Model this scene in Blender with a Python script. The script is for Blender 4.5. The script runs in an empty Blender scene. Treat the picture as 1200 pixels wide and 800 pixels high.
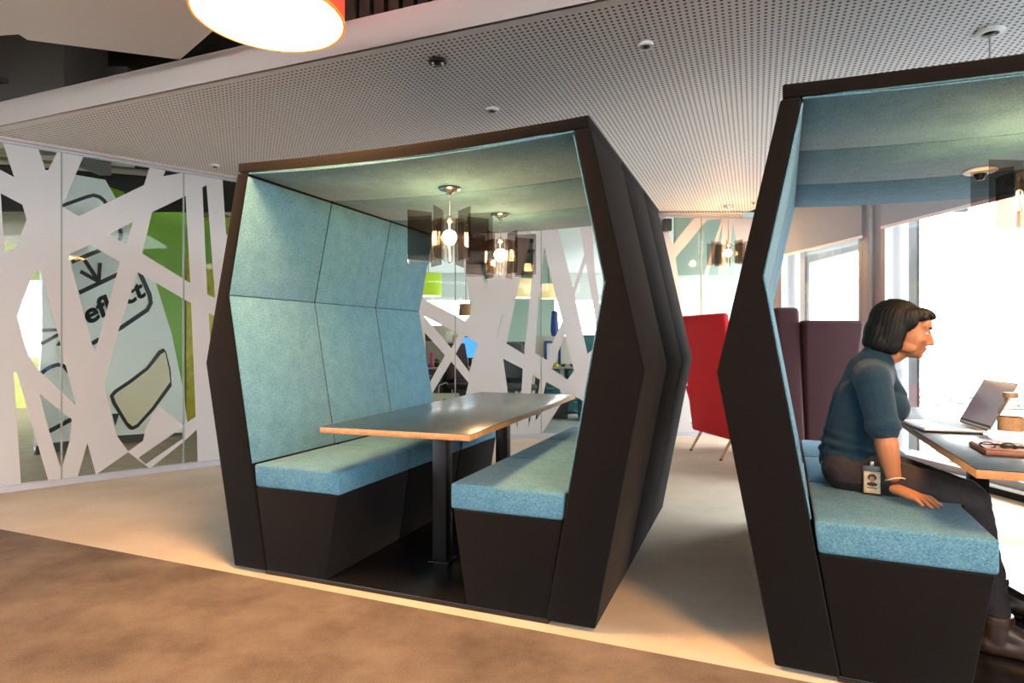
import bpy, bmesh, math, random
from mathutils import Vector, Matrix, noise
random.seed(7)
S = bpy.context.scene
COL = S.collection
PI = math.pi

# ------------------------------------------------------------------ camera
FOC, HOR, CH = 719.8, 398.65, 1.10          # focal length and horizon in pixels of the 1200x800 frame, eye height
cam_d = bpy.data.cameras.new('camera'); cam = bpy.data.objects.new('camera', cam_d); COL.objects.link(cam)
cam.location = (0, 0, CH); cam.rotation_euler = (PI/2, 0, 0)
cam_d.sensor_width = 36; cam_d.lens = FOC/1200*36; cam_d.shift_y = (HOR-400)/1200
cam_d.clip_start = .05; cam_d.clip_end = 6000
S.camera = cam

# surveying helpers: sight lines met with real planes of the room
def ray(X, Y): return Vector(((X-600)/FOC, 1, (HOR-Y)/FOC))
def on_z(X, Y, z):
    d = ray(X, Y); t = (z-CH)/d.z
    return Vector((d.x*t, t, z))
class Plane:                                  # vertical plane through (x,y) along direction d
    def __init__(s, x, y, dx, dy):
        l = math.hypot(dx, dy); s.x, s.y, s.dx, s.dy = x, y, dx/l, dy/l
    def sz(s, X, Y):
        r = (X-600)/FOC                       # x = r*y
        t = (r*s.y-s.x)/(s.dx-r*s.dy)
        yy = s.y+s.dy*t
        return t, CH+(HOR-Y)/FOC*yy
    def pt(s, t, z, off=0): return Vector((s.x+s.dx*t+s.dy*off, s.y+s.dy*t-s.dx*off, z))   # off>0: towards the camera side
    def matrix(s, off=0):
        m = Matrix(((s.dx, 0, s.dy, s.x+s.dy*off), (s.dy, 0, -s.dx, s.y-s.dx*off), (0, 1, 0, 0), (0, 0, 0, 1)))
        return m                              # local x along, local y up, local z towards the camera

# ------------------------------------------------------------------ materials
def mat(name, col, rough=.6, metal=0, spec=.5, emit=None, es=0, noise_amt=0, noise_scale=50, bump=0, bump_scale=200, sheen=0, coord='Object', sss=0):
    m = bpy.data.materials.new(name); m.use_nodes = True
    nt = m.node_tree; b = nt.nodes['Principled BSDF']
    b.inputs['Base Color'].default_value = (*col, 1); b.inputs['Roughness'].default_value = rough
    b.inputs['Metallic'].default_value = metal; b.inputs['Specular IOR Level'].default_value = spec
    if sheen: b.inputs['Sheen Weight'].default_value = sheen
    if sss:
        b.inputs['Subsurface Weight'].default_value = sss; b.inputs['Subsurface Radius'].default_value = (.012, .005, .003)
    if emit: b.inputs['Emission Color'].default_value = (*emit, 1); b.inputs['Emission Strength'].default_value = es
    if noise_amt or bump:
        tc = nt.nodes.new('ShaderNodeTexCoord')
    if noise_amt:
        n = nt.nodes.new('ShaderNodeTexNoise'); n.inputs['Scale'].default_value = noise_scale; n.inputs['Detail'].default_value = 6
        n.inputs['Roughness'].default_value = .65
        nt.links.new(tc.outputs[coord], n.inputs['Vector'])
        r = nt.nodes.new('ShaderNodeValToRGB')
        r.color_ramp.elements[0].position = .3; r.color_ramp.elements[1].position = .7
        r.color_ramp.elements[0].color = (*[max(0, c*(1-noise_amt)) for c in col], 1)
        r.color_ramp.elements[1].color = (*[min(1, c*(1+noise_amt)) for c in col], 1)
        nt.links.new(n.outputs['Fac'], r.inputs['Fac']); nt.links.new(r.outputs['Color'], b.inputs['Base Color'])
    if bump:
        n2 = nt.nodes.new('ShaderNodeTexNoise'); n2.inputs['Scale'].default_value = bump_scale; n2.inputs['Detail'].default_value = 3
        nt.links.new(tc.outputs[coord], n2.inputs['Vector'])
        bp = nt.nodes.new('ShaderNodeBump'); bp.inputs['Strength'].default_value = bump; bp.inputs['Distance'].default_value = .004
        nt.links.new(n2.outputs['Fac'], bp.inputs['Height']); nt.links.new(bp.outputs['Normal'], b.inputs['Normal'])
    return m

def clear_mat(name, tint, gloss=.06, rough=.02):
    m = bpy.data.materials.new(name); m.use_nodes = True; nt = m.node_tree
    nt.nodes.remove(nt.nodes['Principled BSDF'])
    t = nt.nodes.new('ShaderNodeBsdfTransparent'); t.inputs['Color'].default_value = (*tint, 1)
    g = nt.nodes.new('ShaderNodeBsdfGlossy'); g.inputs['Roughness'].default_value = rough
    lw = nt.nodes.new('ShaderNodeLayerWeight'); lw.inputs['Blend'].default_value = .25
    mr = nt.nodes.new('ShaderNodeMath'); mr.operation = 'MULTIPLY'; mr.inputs[1].default_value = gloss*8
    mn = nt.nodes.new('ShaderNodeMath'); mn.operation = 'MINIMUM'; mn.inputs[1].default_value = .5
    mx = nt.nodes.new('ShaderNodeMixShader')
    nt.links.new(lw.outputs['Fresnel'], mr.inputs[0]); nt.links.new(mr.outputs[0], mn.inputs[0]); nt.links.new(mn.outputs[0], mx.inputs['Fac'])
    nt.links.new(t.outputs[0], mx.inputs[1]); nt.links.new(g.outputs[0], mx.inputs[2])
    nt.links.new(mx.outputs[0], nt.nodes['Material Output'].inputs['Surface'])
    return m

def emit_mat(name, col, s):
    m = bpy.data.materials.new(name); m.use_nodes = True; nt = m.node_tree
    nt.nodes.remove(nt.nodes['Principled BSDF'])
    e = nt.nodes.new('ShaderNodeEmission'); e.inputs['Color'].default_value = (*col, 1); e.inputs['Strength'].default_value = s
    nt.links.new(e.outputs[0], nt.nodes['Material Output'].inputs['Surface'])
    return m

def felt_mat(name, dark, light, scale=200, sheen=.10):
    m = mat(name, dark, .95, spec=.12, sheen=sheen)
    nt = m.node_tree; b = nt.nodes['Principled BSDF']
    tc = nt.nodes.new('ShaderNodeTexCoord')
    n = nt.nodes.new('ShaderNodeTexNoise'); n.inputs['Scale'].default_value = scale; n.inputs['Detail'].default_value = 4; n.inputs['Roughness'].default_value = .85
    n2 = nt.nodes.new('ShaderNodeTexNoise'); n2.inputs['Scale'].default_value = 14; n2.inputs['Detail'].default_value = 4
    mx = nt.nodes.new('ShaderNodeMath'); mx.operation = 'MULTIPLY_ADD'; mx.inputs[1].default_value = .15; 
    r = nt.nodes.new('ShaderNodeValToRGB')
    r.color_ramp.elements[0].position = .44; r.color_ramp.elements[1].position = .74
    r.color_ramp.elements[0].color = (*dark, 1); r.color_ramp.elements[1].color = (*light, 1)
    nt.links.new(tc.outputs['Object'], n.inputs['Vector']); nt.links.new(tc.outputs['Object'], n2.inputs['Vector'])
    nt.links.new(n2.outputs['Fac'], mx.inputs[0]); nt.links.new(n.outputs['Fac'], mx.inputs[2])
    nt.links.new(mx.outputs[0], r.inputs['Fac']); nt.links.new(r.outputs['Color'], b.inputs['Base Color'])
    bp = nt.nodes.new('ShaderNodeBump'); bp.inputs['Strength'].default_value = .25; bp.inputs['Distance'].default_value = .002
    nt.links.new(n.outputs['Fac'], bp.inputs['Height']); nt.links.new(bp.outputs['Normal'], b.inputs['Normal'])
    return m

M = {}
M['felt'] = felt_mat('blue_felt', (.026, .102, .165), (.128, .280, .370))
M['black_fabric'] = felt_mat('black_fabric', (.0014, .0011, .0012), (.0046, .0036, .0039), 400, .06)
M['white_film'] = mat('white_film', (.48, .465, .46), .55)
M['glass'] = clear_mat('partition_glass', (.93, .97, .95), .05)
M['win_glass'] = clear_mat('window_glass', (.97, .985, .985), .03)
M['steel'] = mat('brushed_steel', (.55, .56, .58), .35, .9)
M['channel'] = mat('grey_channel', (.42, .43, .48), .45, .2)
M['seam'] = mat('silicone_joint', (.22, .25, .24), .5)
M['frame_grey'] = mat('window_frame_grey', (.30, .30, .31), .5, .1)
M['frame_pale'] = mat('window_reveal_pale', (.72, .78, .82), .5)
M['blind'] = mat('blind_fabric', (.36, .39, .43), .9, noise_amt=.06, noise_scale=90)
_nt = M['blind'].node_tree; _tr = _nt.nodes.new('ShaderNodeBsdfTranslucent'); _tr.inputs['Color'].default_value = (.34, .345, .37, 1)
_mx = _nt.nodes.new('ShaderNodeMixShader'); _mx.inputs['Fac'].default_value = .22
_nt.links.new(_nt.nodes['Principled BSDF'].outputs[0], _mx.inputs[1]); _nt.links.new(_tr.outputs[0], _mx.inputs[2]); _nt.links.new(_mx.outputs[0], _nt.nodes['Material Output'].inputs['Surface'])
M['laminate'] = mat('dark_laminate', (.012, .025, .042), .25, spec=.55)
M['laminate'].node_tree.nodes['Principled BSDF'].inputs['Coat Weight'].default_value = .25
M['laminate'].node_tree.nodes['Principled BSDF'].inputs['Coat Roughness'].default_value = .22
M['laminate_pale'] = mat('grey_laminate', (.10, .11, .12), .25, spec=.7)
M['ply'] = mat('plywood_edge', (.42, .20, .075), .5, noise_amt=.25, noise_scale=40)
M['black_metal'] = mat('black_powder_coat', (.004, .004, .0045), .4, spec=.22)
M['black_board'] = mat('black_floor_board', (.008, .008, .009), .22, spec=.5)
M['rubber'] = mat('black_rubber', (.01, .01, .01), .6)
M['chrome'] = mat('chrome', (.75, .72, .68), .18, 1)
M['smoke'] = clear_mat('smoked_acrylic', (.70, .655, .63), .035)
M['clear'] = clear_mat('clear_acrylic', (.90, .84, .78), .025, .12)
M['bulb'] = emit_mat('warm_bulb', (1, .62, .28), 480)
M['white_paint'] = mat('white_paint', (.80, .78, .76), .6)
M['ceil_border'] = mat('ceiling_border', (.84, .83, .82), .6)
M['fascia'] = mat('fascia_paint', (.50, .44, .41), .6)
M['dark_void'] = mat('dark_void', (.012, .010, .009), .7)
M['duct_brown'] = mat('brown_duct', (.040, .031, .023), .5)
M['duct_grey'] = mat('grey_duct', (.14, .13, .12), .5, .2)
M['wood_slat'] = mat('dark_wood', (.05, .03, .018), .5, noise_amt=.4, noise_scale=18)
M['red_shade'] = mat('red_shade', (.62, .055, .03), .6, emit=(1, .10, .02), es=.35)
M['lamp_ring'] = mat('orange_ring', (.75, .22, .04), .5, emit=(1, .28, .02), es=.6)
M['diffuser'] = emit_mat('lamp_diffuser', (1, .50, .18), 120)
M['red_wool'] = mat('red_upholstery', (.46, .004, .012), .85, noise_amt=.08, noise_scale=250)
M['maroon'] = mat('maroon_upholstery', (.036, .0065, .010), .9, noise_amt=.2, noise_scale=250, sheen=.05)
M['oak'] = mat('oak', (.42, .27, .15), .45, noise_amt=.2, noise_scale=14)
M['green_paint'] = mat('lime_green_paint', (.17, .36, .008), .5)
M['yellow'] = mat('yellow_grain', (.42, .36, .015), .55, noise_amt=.25, noise_scale=9)
M['mint'] = mat('mint_panel', (.42, .53, .46), .5)
M['panel_white'] = mat('panel_white', (.88, .89, .87), .5)
M['ink'] = mat('black_graphic', (.012, .014, .018), .5)
M['cream'] = mat('cream_graphic', (.80, .72, .54), .5)
M['blue_graphic'] = mat('blue_graphic', (.02, .10, .40), .4)
M['skirting'] = mat('dark_skirting', (.05, .055, .055), .5)
M['teal'] = mat('teal_screen', (.04, .16, .18), .6)
M['blue_frame'] = mat('blue_frame', (.015, .055, .26), .5)
M['beige'] = mat('beige_board', (.52, .47, .39), .7)
M['pink'] = mat('pink_plastic', (.62, .04, .16), .4)
M['leafgreen'] = mat('leaf_green', (.05, .16, .03), .6)
M['desk_top'] = mat('beech_desk', (.45, .36, .26), .45)
M['drawer'] = mat('dark_drawers', (.055, .055, .06), .5)
M['paper'] = mat('paper', (.70, .69, .66), .7)
M['red_paper'] = mat('red_folder', (.42, .03, .03), .6)
M['screen_blue'] = emit_mat('lit_screen', (.10, .38, .95), 1.1)
M['grey_cloth'] = mat('grey_coat', (.09, .10, .10), .9, noise_amt=.5, noise_scale=9)
M['lamp_lime'] = mat('lime_lampshade', (.42, .55, .03), .7, emit=(.5, .75, .05), es=.35)
M['lamp_cream'] = mat('cream_lampshade', (.60, .48, .24), .7, emit=(1, .75, .35), es=.5)
M['lamp_glow'] = emit_mat('lamp_glow', (1, .88, .7), 5)
M['office_floor'] = mat('office_floor', (.36, .38, .37), .8, noise_amt=.12, noise_scale=6)
M['room_floor'] = mat('room_floor', (.36, .27, .19), .75, noise_amt=.18, noise_scale=6)
M['olive'] = mat('olive_panel', (.30, .32, .05), .7, noise_amt=.45, noise_scale=7)
M['alu'] = mat('aluminium', (.60, .58, .56), .32, .8)
M['key'] = mat('dark_keys', (.03, .03, .035), .5)
M['display'] = mat('display_glass', (.06, .045, .06), .12, spec=.8, emit=(.42, .32, .38), es=.22)
M['leather'] = mat('brown_leather', (.19, .075, .04), .45, noise_amt=.2, noise_scale=60)
M['phone'] = mat('black_glass', (.012, .012, .014), .15)
M['label'] = mat('brown_label', (.40, .22, .09), .6, noise_amt=.3, noise_scale=40)
M['cap'] = mat('brown_cap', (.28, .15, .08), .5)
M['skin'] = mat('skin', (.40, .165, .075), .5, spec=.35, sss=.12)
M['lip'] = mat('lip', (.45, .14, .11), .45)
M['eye'] = mat('eye_white', (.62, .60, .58), .25)
M['iris'] = mat('iris', (.02, .012, .008), .2)
M['hair'] = mat('black_hair', (.006, .0055, .0055), .55, spec=.2, noise_amt=.4, noise_scale=60)
M['sweater'] = mat('teal_knit', (.0022, .025, .047), .95, sheen=.08, noise_amt=.25, noise_scale=160, bump=.35, bump_scale=380)
M['denim'] = mat('brown_denim', (.030, .022, .024), .9, noise_amt=.3, noise_scale=120, bump=.3, bump_scale=420)
M['boot'] = mat('brown_boot', (.040, .022, .014), .35, spec=.6, noise_amt=.4, noise_scale=20)
M['cord'] = mat('white_cord', (.70, .66, .60), .6)
M['badge'] = mat('badge_card', (.55, .45, .30), .4, noise_amt=.35, noise_scale=55)
M['badge_holder'] = mat('black_plastic', (.015, .015, .016), .3)
M['cable'] = mat('grey_cable', (.28, .28, .28), .5)
M['spot_black'] = mat('spot_black', (.012, .012, .012), .35)
M['spot_white'] = mat('spot_white', (.75, .74, .72), .4)

def carpet(name, c0, c1, c2, big=2.2):
    m = mat(name, c1, .97, spec=.1); nt = m.node_tree; b = nt.nodes['Principled BSDF']
    tc = nt.nodes.new('ShaderNodeTexCoord')
    n = nt.nodes.new('ShaderNodeTexNoise'); n.inputs['Scale'].default_value = big; n.inputs['Detail'].default_value = 7; n.inputs['Roughness'].default_value = .62
    f = nt.nodes.new('ShaderNodeTexNoise'); f.inputs['Scale'].default_value = 160; f.inputs['Detail'].default_value = 3
    a = nt.nodes.new('ShaderNodeMath'); a.operation = 'MULTIPLY_ADD'; a.inputs[1].default_value = .35
    r = nt.nodes.new('ShaderNodeValToRGB'); e = r.color_ramp.elements
    e[0].position = .46; e[0].color = (*c0, 1); e[1].position = .90; e[1].color = (*c2, 1)
    k = e.new(.68); k.color = (*c1, 1)
    nt.links.new(tc.outputs['Object'], n.inputs['Vector']); nt.links.new(tc.outputs['Object'], f.inputs['Vector'])
    nt.links.new(f.outputs['Fac'], a.inputs[0]); nt.links.new(n.outputs['Fac'], a.inputs[2])
    nt.links.new(a.outputs[0], r.inputs['Fac']); nt.links.new(r.outputs['Color'], b.inputs['Base Color'])
    bp = nt.nodes.new('ShaderNodeBump'); bp.inputs['Strength'].default_value = .5; bp.inputs['Distance'].default_value = .004
    nt.links.new(f.outputs['Fac'], bp.inputs['Height']); nt.links.new(bp.outputs['Normal'], b.inputs['Normal'])
    return m
M['carpet_beige'] = carpet('beige_carpet', (.47, .40, .305), (.55, .475, .375), (.61, .54, .44), 1.6)
M['carpet_brown'] = carpet('brown_carpet', (.085, .067, .054), (.155, .124, .101), (.215, .176, .145), 2.6)

YAW1, YAW2 = .3768, .4284
def perforated():
    m = mat('perforated_ceiling', (.88, .87, .86), .6); nt = m.node_tree; b = nt.nodes['Principled BSDF']
    tc = nt.nodes.new('ShaderNodeTexCoord')
    mp = nt.nodes.new('ShaderNodeMapping'); mp.inputs['Rotation'].default_value = (0, 0, YAW1); mp.inputs['Scale'].default_value = (1/.030,)*3
    sx = nt.nodes.new('ShaderNodeSeparateXYZ'); nt.links.new(tc.outputs['Object'], mp.inputs['Vector']); nt.links.new(mp.outputs['Vector'], sx.inputs[0])
    sq = []
    for ax in 'XY':
        fr = nt.nodes.new('ShaderNodeMath'); fr.operation = 'FRACT'; nt.links.new(sx.outputs[ax], fr.inputs[0])
        sb = nt.nodes.new('ShaderNodeMath'); sb.operation = 'SUBTRACT'; sb.inputs[1].default_value = .5; nt.links.new(fr.outputs[0], sb.inputs[0])
        ml = nt.nodes.new('ShaderNodeMath'); ml.operation = 'MULTIPLY'; nt.links.new(sb.outputs[0], ml.inputs[0]); nt.links.new(sb.outputs[0], ml.inputs[1]); sq.append(ml)
    ad = nt.nodes.new('ShaderNodeMath'); nt.links.new(sq[0].outputs[0], ad.inputs[0]); nt.links.new(sq[1].outputs[0], ad.inputs[1])
    lt = nt.nodes.new('ShaderNodeMath'); lt.operation = 'LESS_THAN'; lt.inputs[1].default_value = .245**2; nt.links.new(ad.outputs[0], lt.inputs[0])
    mx = nt.nodes.new('ShaderNodeMix'); mx.data_type = 'RGBA'
    mx.inputs['A'].default_value = (.88, .87, .86, 1); mx.inputs['B'].default_value = (.035, .03, .028, 1)
    nt.links.new(lt.outputs[0], mx.inputs['Factor']); nt.links.new(mx.outputs['Result'], b.inputs['Base Color'])
    return m
M['perforated'] = perforated()

def city_mat():
    m = mat('distant_city', (.2, .2, .2), 1, spec=0); nt = m.node_tree; b = nt.nodes['Principled BSDF']
    tc = nt.nodes.new('ShaderNodeTexCoord'); v = nt.nodes.new('ShaderNodeTexNoise'); v.inputs['Scale'].default_value = .16; v.inputs['Detail'].default_value = 8; v.inputs['Roughness'].default_value = .75
    r = nt.nodes.new('ShaderNodeValToRGB'); e = r.color_ramp.elements
    e[0].position = .47; e[0].color = (.034, .040, .044, 1); e[1].position = .58; e[1].color = (.55, .55, .55, 1)
    nt.links.new(tc.outputs['Object'], v.inputs['Vector']); nt.links.new(v.outputs['Fac'], r.inputs['Fac']); nt.links.new(r.outputs['Color'], b.inputs['Base Color'])
    return m
M['city'] = city_mat()

# ------------------------------------------------------------------ mesh helpers
class G:
    def __init__(s): s.v = []; s.f = []; s.mi = []
    def add(s, vs, fs, mi=0):
        o = len(s.v); s.v += [tuple(v) for v in vs]; s.f += [[i+o for i in f] for f in fs]; s.mi += [mi]*len(fs); return s
    def box(s, x0, x1, y0, y1, z0, z1, mi=0):
        return s.add([(x, y, z) for z in (z0, z1) for x, y in ((x0, y0), (x1, y0), (x1, y1), (x0, y1))],
                     [[3, 2, 1, 0], [4, 5, 6, 7], [0, 1, 5, 4], [1, 2, 6, 5], [2, 3, 7, 6], [3, 0, 4, 7]], mi)
    def hull8(s, bot, top, mi=0):             # two quads joined
        n = len(bot)
        return s.add(list(bot)+list(top), [list(range(n))[::-1], list(range(n, 2*n))]+[[i, (i+1) % n, n+(i+1) % n, n+i] for i in range(n)], mi)
    def prism_y(s, poly, y0, y1, mi=0): return s.hull8([(a, y0, b) for a, b in poly], [(a, y1, b) for a, b in poly], mi)
    def prism_z(s, poly, z0, z1, mi=0): return s.hull8([(a, b, z0) for a, b in poly], [(a, b, z1) for a, b in poly], mi)
    def tube(s, pts, r, n=12, mi=0, caps=True):
        pts = [Vector(p) for p in pts]; rr = r if isinstance(r, (list, tuple)) else [r]*len(pts)
        base = len(s.v); up = None
        for i, p in enumerate(pts):
            t = (pts[min(i+1, len(pts)-1)]-pts[max(i-1, 0)]).normalized()
            if up is None: up = Vector((0, 0, 1)) if abs(t.z) < .9 else Vector((1, 0, 0))
            a = (up-t*up.dot(t)).normalized(); b = t.cross(a); up = a
            for k in range(n):
                th = 2*PI*k/n; q = p+a*math.cos(th)*rr[i]+b*math.sin(th)*rr[i]; s.v.append(tuple(q))
        m = len(pts); fs = []
        for i in range(m-1):
            for k in range(n): fs.append([base+i*n+k, base+i*n+(k+1) % n, base+(i+1)*n+(k+1) % n, base+(i+1)*n+k])
        if caps: fs += [[base+k for k in range(n)][::-1], [base+(m-1)*n+k for k in range(n)]]
        s.f += fs; s.mi += [mi]*len(fs); return s
    def lathe(s, prof, n=32, c=(0, 0, 0), mi=0):   # prof: (r, z), axis z
        base = len(s.v)
        for r, z in prof:
            for k in range(n):
                th = 2*PI*k/n; s.v.append((c[0]+max(r, 1e-5)*math.cos(th), c[1]+max(r, 1e-5)*math.sin(th), c[2]+z))
        fs = [[base+i*n+k, base+i*n+(k+1) % n, base+(i+1)*n+(k+1) % n, base+(i+1)*n+k] for i in range(len(prof)-1) for k in range(n)]
        s.f += fs; s.mi += [mi]*len(fs); return s
    def ball(s, c, r, n=16, mi=0, rot=None):
        rx, ry, rz = r if isinstance(r, (tuple, list)) else (r, r, r)
        bm = bmesh.new(); bmesh.ops.create_uvsphere(bm, u_segments=n, v_segments=max(8, n//2+2), radius=1)
        bm.verts.ensure_lookup_table(); vs = []
        for v in bm.verts:
            q = Vector((v.co.x*rx, v.co.y*ry, v.co.z*rz))
            if rot is not None: q = rot @ q
            vs.append(tuple(q+Vector(c)))
        s.add(vs, [[v.index for v in f.verts] for f in bm.faces], mi); bm.free(); return s
    def capsule(s, a, b, ra, rb, n=14, mi=0):
        a, b = Vector(a), Vector(b); d = b-a; L = d.length
        if L < 1e-6: return s.ball(a, ra, n, mi)
        q = d.to_track_quat('Z', 'Y'); prof = []
        for i in range(7):
            th = PI/2*(1-i/6); prof.append((ra*math.cos(th), -ra*math.sin(th)))
        for i in range(7):
            th = PI/2*i/6; prof.append((rb*math.cos(th), L+rb*math.sin(th)))
        base = len(s.v); s.lathe(prof, n, mi=mi)
        for i in range(base, len(s.v)): s.v[i] = tuple(q @ Vector(s.v[i])+a)
        return s

def obj(name, g, m, parent=None, bevel=0, seg=2, smooth=30, loc=None, rotz=0):
    me = bpy.data.meshes.new(name)
    me.from_pydata(g.v, [], g.f)
    mats = m if isinstance(m, (list, tuple)) else [m]
    for k in mats: me.materials.append(k)
    if len(mats) > 1:
        me.polygons.foreach_set('material_index', g.mi)
    bm = bmesh.new(); bm.from_mesh(me)
    bmesh.ops.remove_doubles(bm, verts=bm.verts, dist=2e-6)
    bmesh.ops.recalc_face_normals(bm, faces=bm.faces)
    if bevel:
        ed = [e for e in bm.edges if len(e.link_faces) == 2 and e.calc_face_angle(0) > math.radians(28)]
        bmesh.ops.bevel(bm, geom=ed, offset=bevel, segments=seg, profile=.5, affect='EDGES', clamp_overlap=True)
    bm.to_mesh(me); bm.free()
    if smooth:
        me.polygons.foreach_set('use_smooth', [True]*len(me.polygons))
        me.set_sharp_from_angle(angle=math.radians(smooth))
    o = bpy.data.objects.new(name, me); COL.objects.link(o)
    if parent: o.parent = parent
    if loc: o.location = loc
    if rotz: o.rotation_euler = (0, 0, rotz)
    return o

def tag(o, label, cat, group=None):
    o['label'] = label; o['category'] = cat
    if group: o['group'] = group
    return o
def thing(name, label, cat, loc=(0, 0, 0), rotz=0, group=None):
    o = bpy.data.objects.new(name, None); COL.objects.link(o); o.empty_display_size = .1
    o.location = loc; o.rotation_euler = (0, 0, rotz)
    return tag(o, label, cat, group)
def struct(name, g, m, **k):
    o = obj(name, g, m, **k); o['kind'] = 'structure'; return o
def kids(o): return [c for c in bpy.data.objects if c.parent == o]
def dup(root, loc=None, rotz=None, label=None, group=None):
    r = root.copy(); COL.objects.link(r)
    if loc is not None: r.location = loc
    if rotz is not None: r.rotation_euler = (0, 0, rotz)
    if label: r['label'] = label
    if group: r['group'] = group
    for ch in kids(root):
        c = ch.copy(); COL.objects.link(c); c.parent = r
        for gch in kids(ch):
            d = gch.copy(); COL.objects.link(d); d.parent = c
    return r

def flat_with_holes(outer, holes, thick):
    cu = bpy.data.curves.new('tmp', 'CURVE'); cu.dimensions = '2D'; cu.fill_mode = 'BOTH'; cu.extrude = thick/2
    for poly in [outer]+holes:
        sp = cu.splines.new('POLY'); sp.points.add(len(poly)-1); sp.use_cyclic_u = True
        for p, q in zip(sp.points, poly): p.co = (q[0], q[1], 0, 1)
    o = bpy.data.objects.new('tmp', cu); COL.objects.link(o)
    dg = bpy.context.evaluated_depsgraph_get(); me = bpy.data.meshes.new_from_object(o.evaluated_get(dg))
    bpy.data.objects.remove(o); bpy.data.curves.remove(cu)
    return me
def mesh_obj(name, me, m, parent=None):
    me.name = name; me.materials.clear()
    for k in (m if isinstance(m, list) else [m]): me.materials.append(k)
    o = bpy.data.objects.new(name, me); COL.objects.link(o)
    if parent: o.parent = parent
    return o
def text_mesh(s, size, thick, bold=0):
    cu = bpy.data.curves.new('tmp', 'FONT'); cu.body = s; cu.size = size; cu.extrude = thick/2; cu.offset = bold
    o = bpy.data.objects.new('tmp', cu); COL.objects.link(o)
    dg = bpy.context.evaluated_depsgraph_get(); me = bpy.data.meshes.new_from_object(o.evaluated_get(dg))
    bpy.data.objects.remove(o); bpy.data.curves.remove(cu)
    return me

# ------------------------------------------------------------------ the setting
ZC = 2.57
LW = Plane(-3.70, 4.44, .738, .674)           # glass wall along the corridor
BW = Plane(0, 6.88, 1, .13)                   # glass wall at the back
corner = Vector((-1.199, 6.724))
def fac_x(y): return 3.09+.137*(7.3-y)        # window front
# carpets: the seam runs parallel to the booth front
cA, cB = Vector((-8.0, 5.62)), Vector((4.2, .66))
def seam_y(x): return cA.y+(cB.y-cA.y)*(x-cA.x)/(cB.x-cA.x)
g = G(); g.add([(-6.2, seam_y(-6.2), 0), (fac_x(1.0)+.05, seam_y(fac_x(1.0)+.05), 0), (fac_x(7.28)+.1, 7.29, 0), (-1.199, 6.724, 0), (-5.9, 2.43, 0)], [[0, 1, 2, 3, 4]])
# (left end closes on the glass wall line)
g = G()
lw0 = LW.pt(-1.4, 0)
g.add([(lw0.x, lw0.y, 0), (lw0.x, seam_y(lw0.x), 0), (4.2, seam_y(4.2), 0), (fac_x(7.28)+.1, 7.29, 0), (-1.199, 6.724, 0)], [[0, 1, 2, 3, 4]]) if lw0.y > seam_y(lw0.x) else None
if not g.v:
    # point where the glass wall meets the carpet seam
    k = (cB.y-cA.y)/(cB.x-cA.x); t = (cA.y+k*(LW.x-cA.x)-LW.y)/(LW.dy-k*LW.dx); q = LW.pt(t, 0)
    g.add([(q.x, q.y, 0), (4.2, seam_y(4.2), 0), (fac_x(7.28)+.1, 7.29, 0), (-1.199, 6.724, 0)], [[0, 1, 2, 3]])
struct('floor', g, M['carpet_beige'])
g = G(); g.add([(-8, -5, 0), (4.9, -5, 0), (4.2, seam_y(4.2), 0), (-8, seam_y(-8), 0)], [[0, 1, 2, 3]])
struct('floor_walkway', g, M['carpet_brown'])
g = G(); g.add([(-12, 4, -.004), (-4.5, 3.3, -.004), (-1.1, 6.8, -.004), (-3.9, 13, -.004), (-12, 13, -.004)], [[0, 1, 2, 3, 4]])
struct('floor_meeting_room', g, M['room_floor'])
g = G(); g.add([(-4.3, 6.6, -.006), (-1.25, 6.70, -.006), (5, 7.5, -.006), (5, 17, -.006), (-4.3, 17, -.006)], [[0, 1, 2, 3, 4]])
struct('floor_office', g, M['office_floor'])

# perforated ceiling slab with plain border along its open edge
e0, e1 = Vector((-3.49, 4.19)), Vector((.336, 2.65)); ed = (e1-e0).normalized(); en = Vector((-ed.y, ed.x))   # en points into the room
def edge_pt(x, off=0):
    p = e0+en*off; t = (x-p.x)/ed.x; return p+ed*t
def isect(p, d, q, e):                         # 2-D line intersection
    k = (e.x*(q.y-p.y)-e.y*(q.x-p.x))/(e.x*d.y-e.y*d.x)*1.0
    return p+d*k
lwp, lwd = Vector((LW.x, LW.y)), Vector((LW.dx, LW.dy))
rp, rd = Vector((fac_x(7.22)-.42, 7.22)), Vector((-.137, 1)).normalized()
BO = .075
A0, A1 = isect(e0+en*.0205, ed, lwp, lwd), isect(e0+en*BO, ed, lwp, lwd)
B0, B1 = isect(e0+en*.0205, ed, rp, rd), isect(e0+en*BO, ed, rp, rd)
C0 = isect(Vector((BW.x, BW.y)), Vector((BW.dx, BW.dy)), rp, rd)
g = G(); g.prism_z([(A1.x, A1.y), (B1.x, B1.y), (C0.x, C0.y), (corner.x, corner.y)], ZC, ZC+.02)
struct('ceiling', g, M['perforated'])
g = G(); g.prism_z([(A0.x, A0.y), (B0.x, B0.y), (B1.x, B1.y), (A1.x, A1.y)], ZC-.001, ZC+.02)
struct('trim_1', g, M['ceil_border'])
# fascia above the open edge
g = G(); f0, f1 = e0-ed*3.0, B0+ed*.0
g.prism_z([(f0.x, f0.y), (f1.x, f1.y), (f1.x+en.x*.02, f1.y+en.y*.02), (f0.x+en.x*.02, f0.y+en.y*.02)], ZC-.001, ZC+.16)
struct('trim_2', g, M['fascia'])
g = G(); q0, q1 = A0-lwd*2.0, A0
g.prism_z([(f0.x, f0.y), (A0.x, A0.y), (A0.x-ed.x*.0+en.x*.3, A0.y+en.y*.3), (f0.x+en.x*.3, f0.y+en.y*.3)], ZC, ZC+.02)
struct('trim_3', g, M['ceil_border'])
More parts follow.
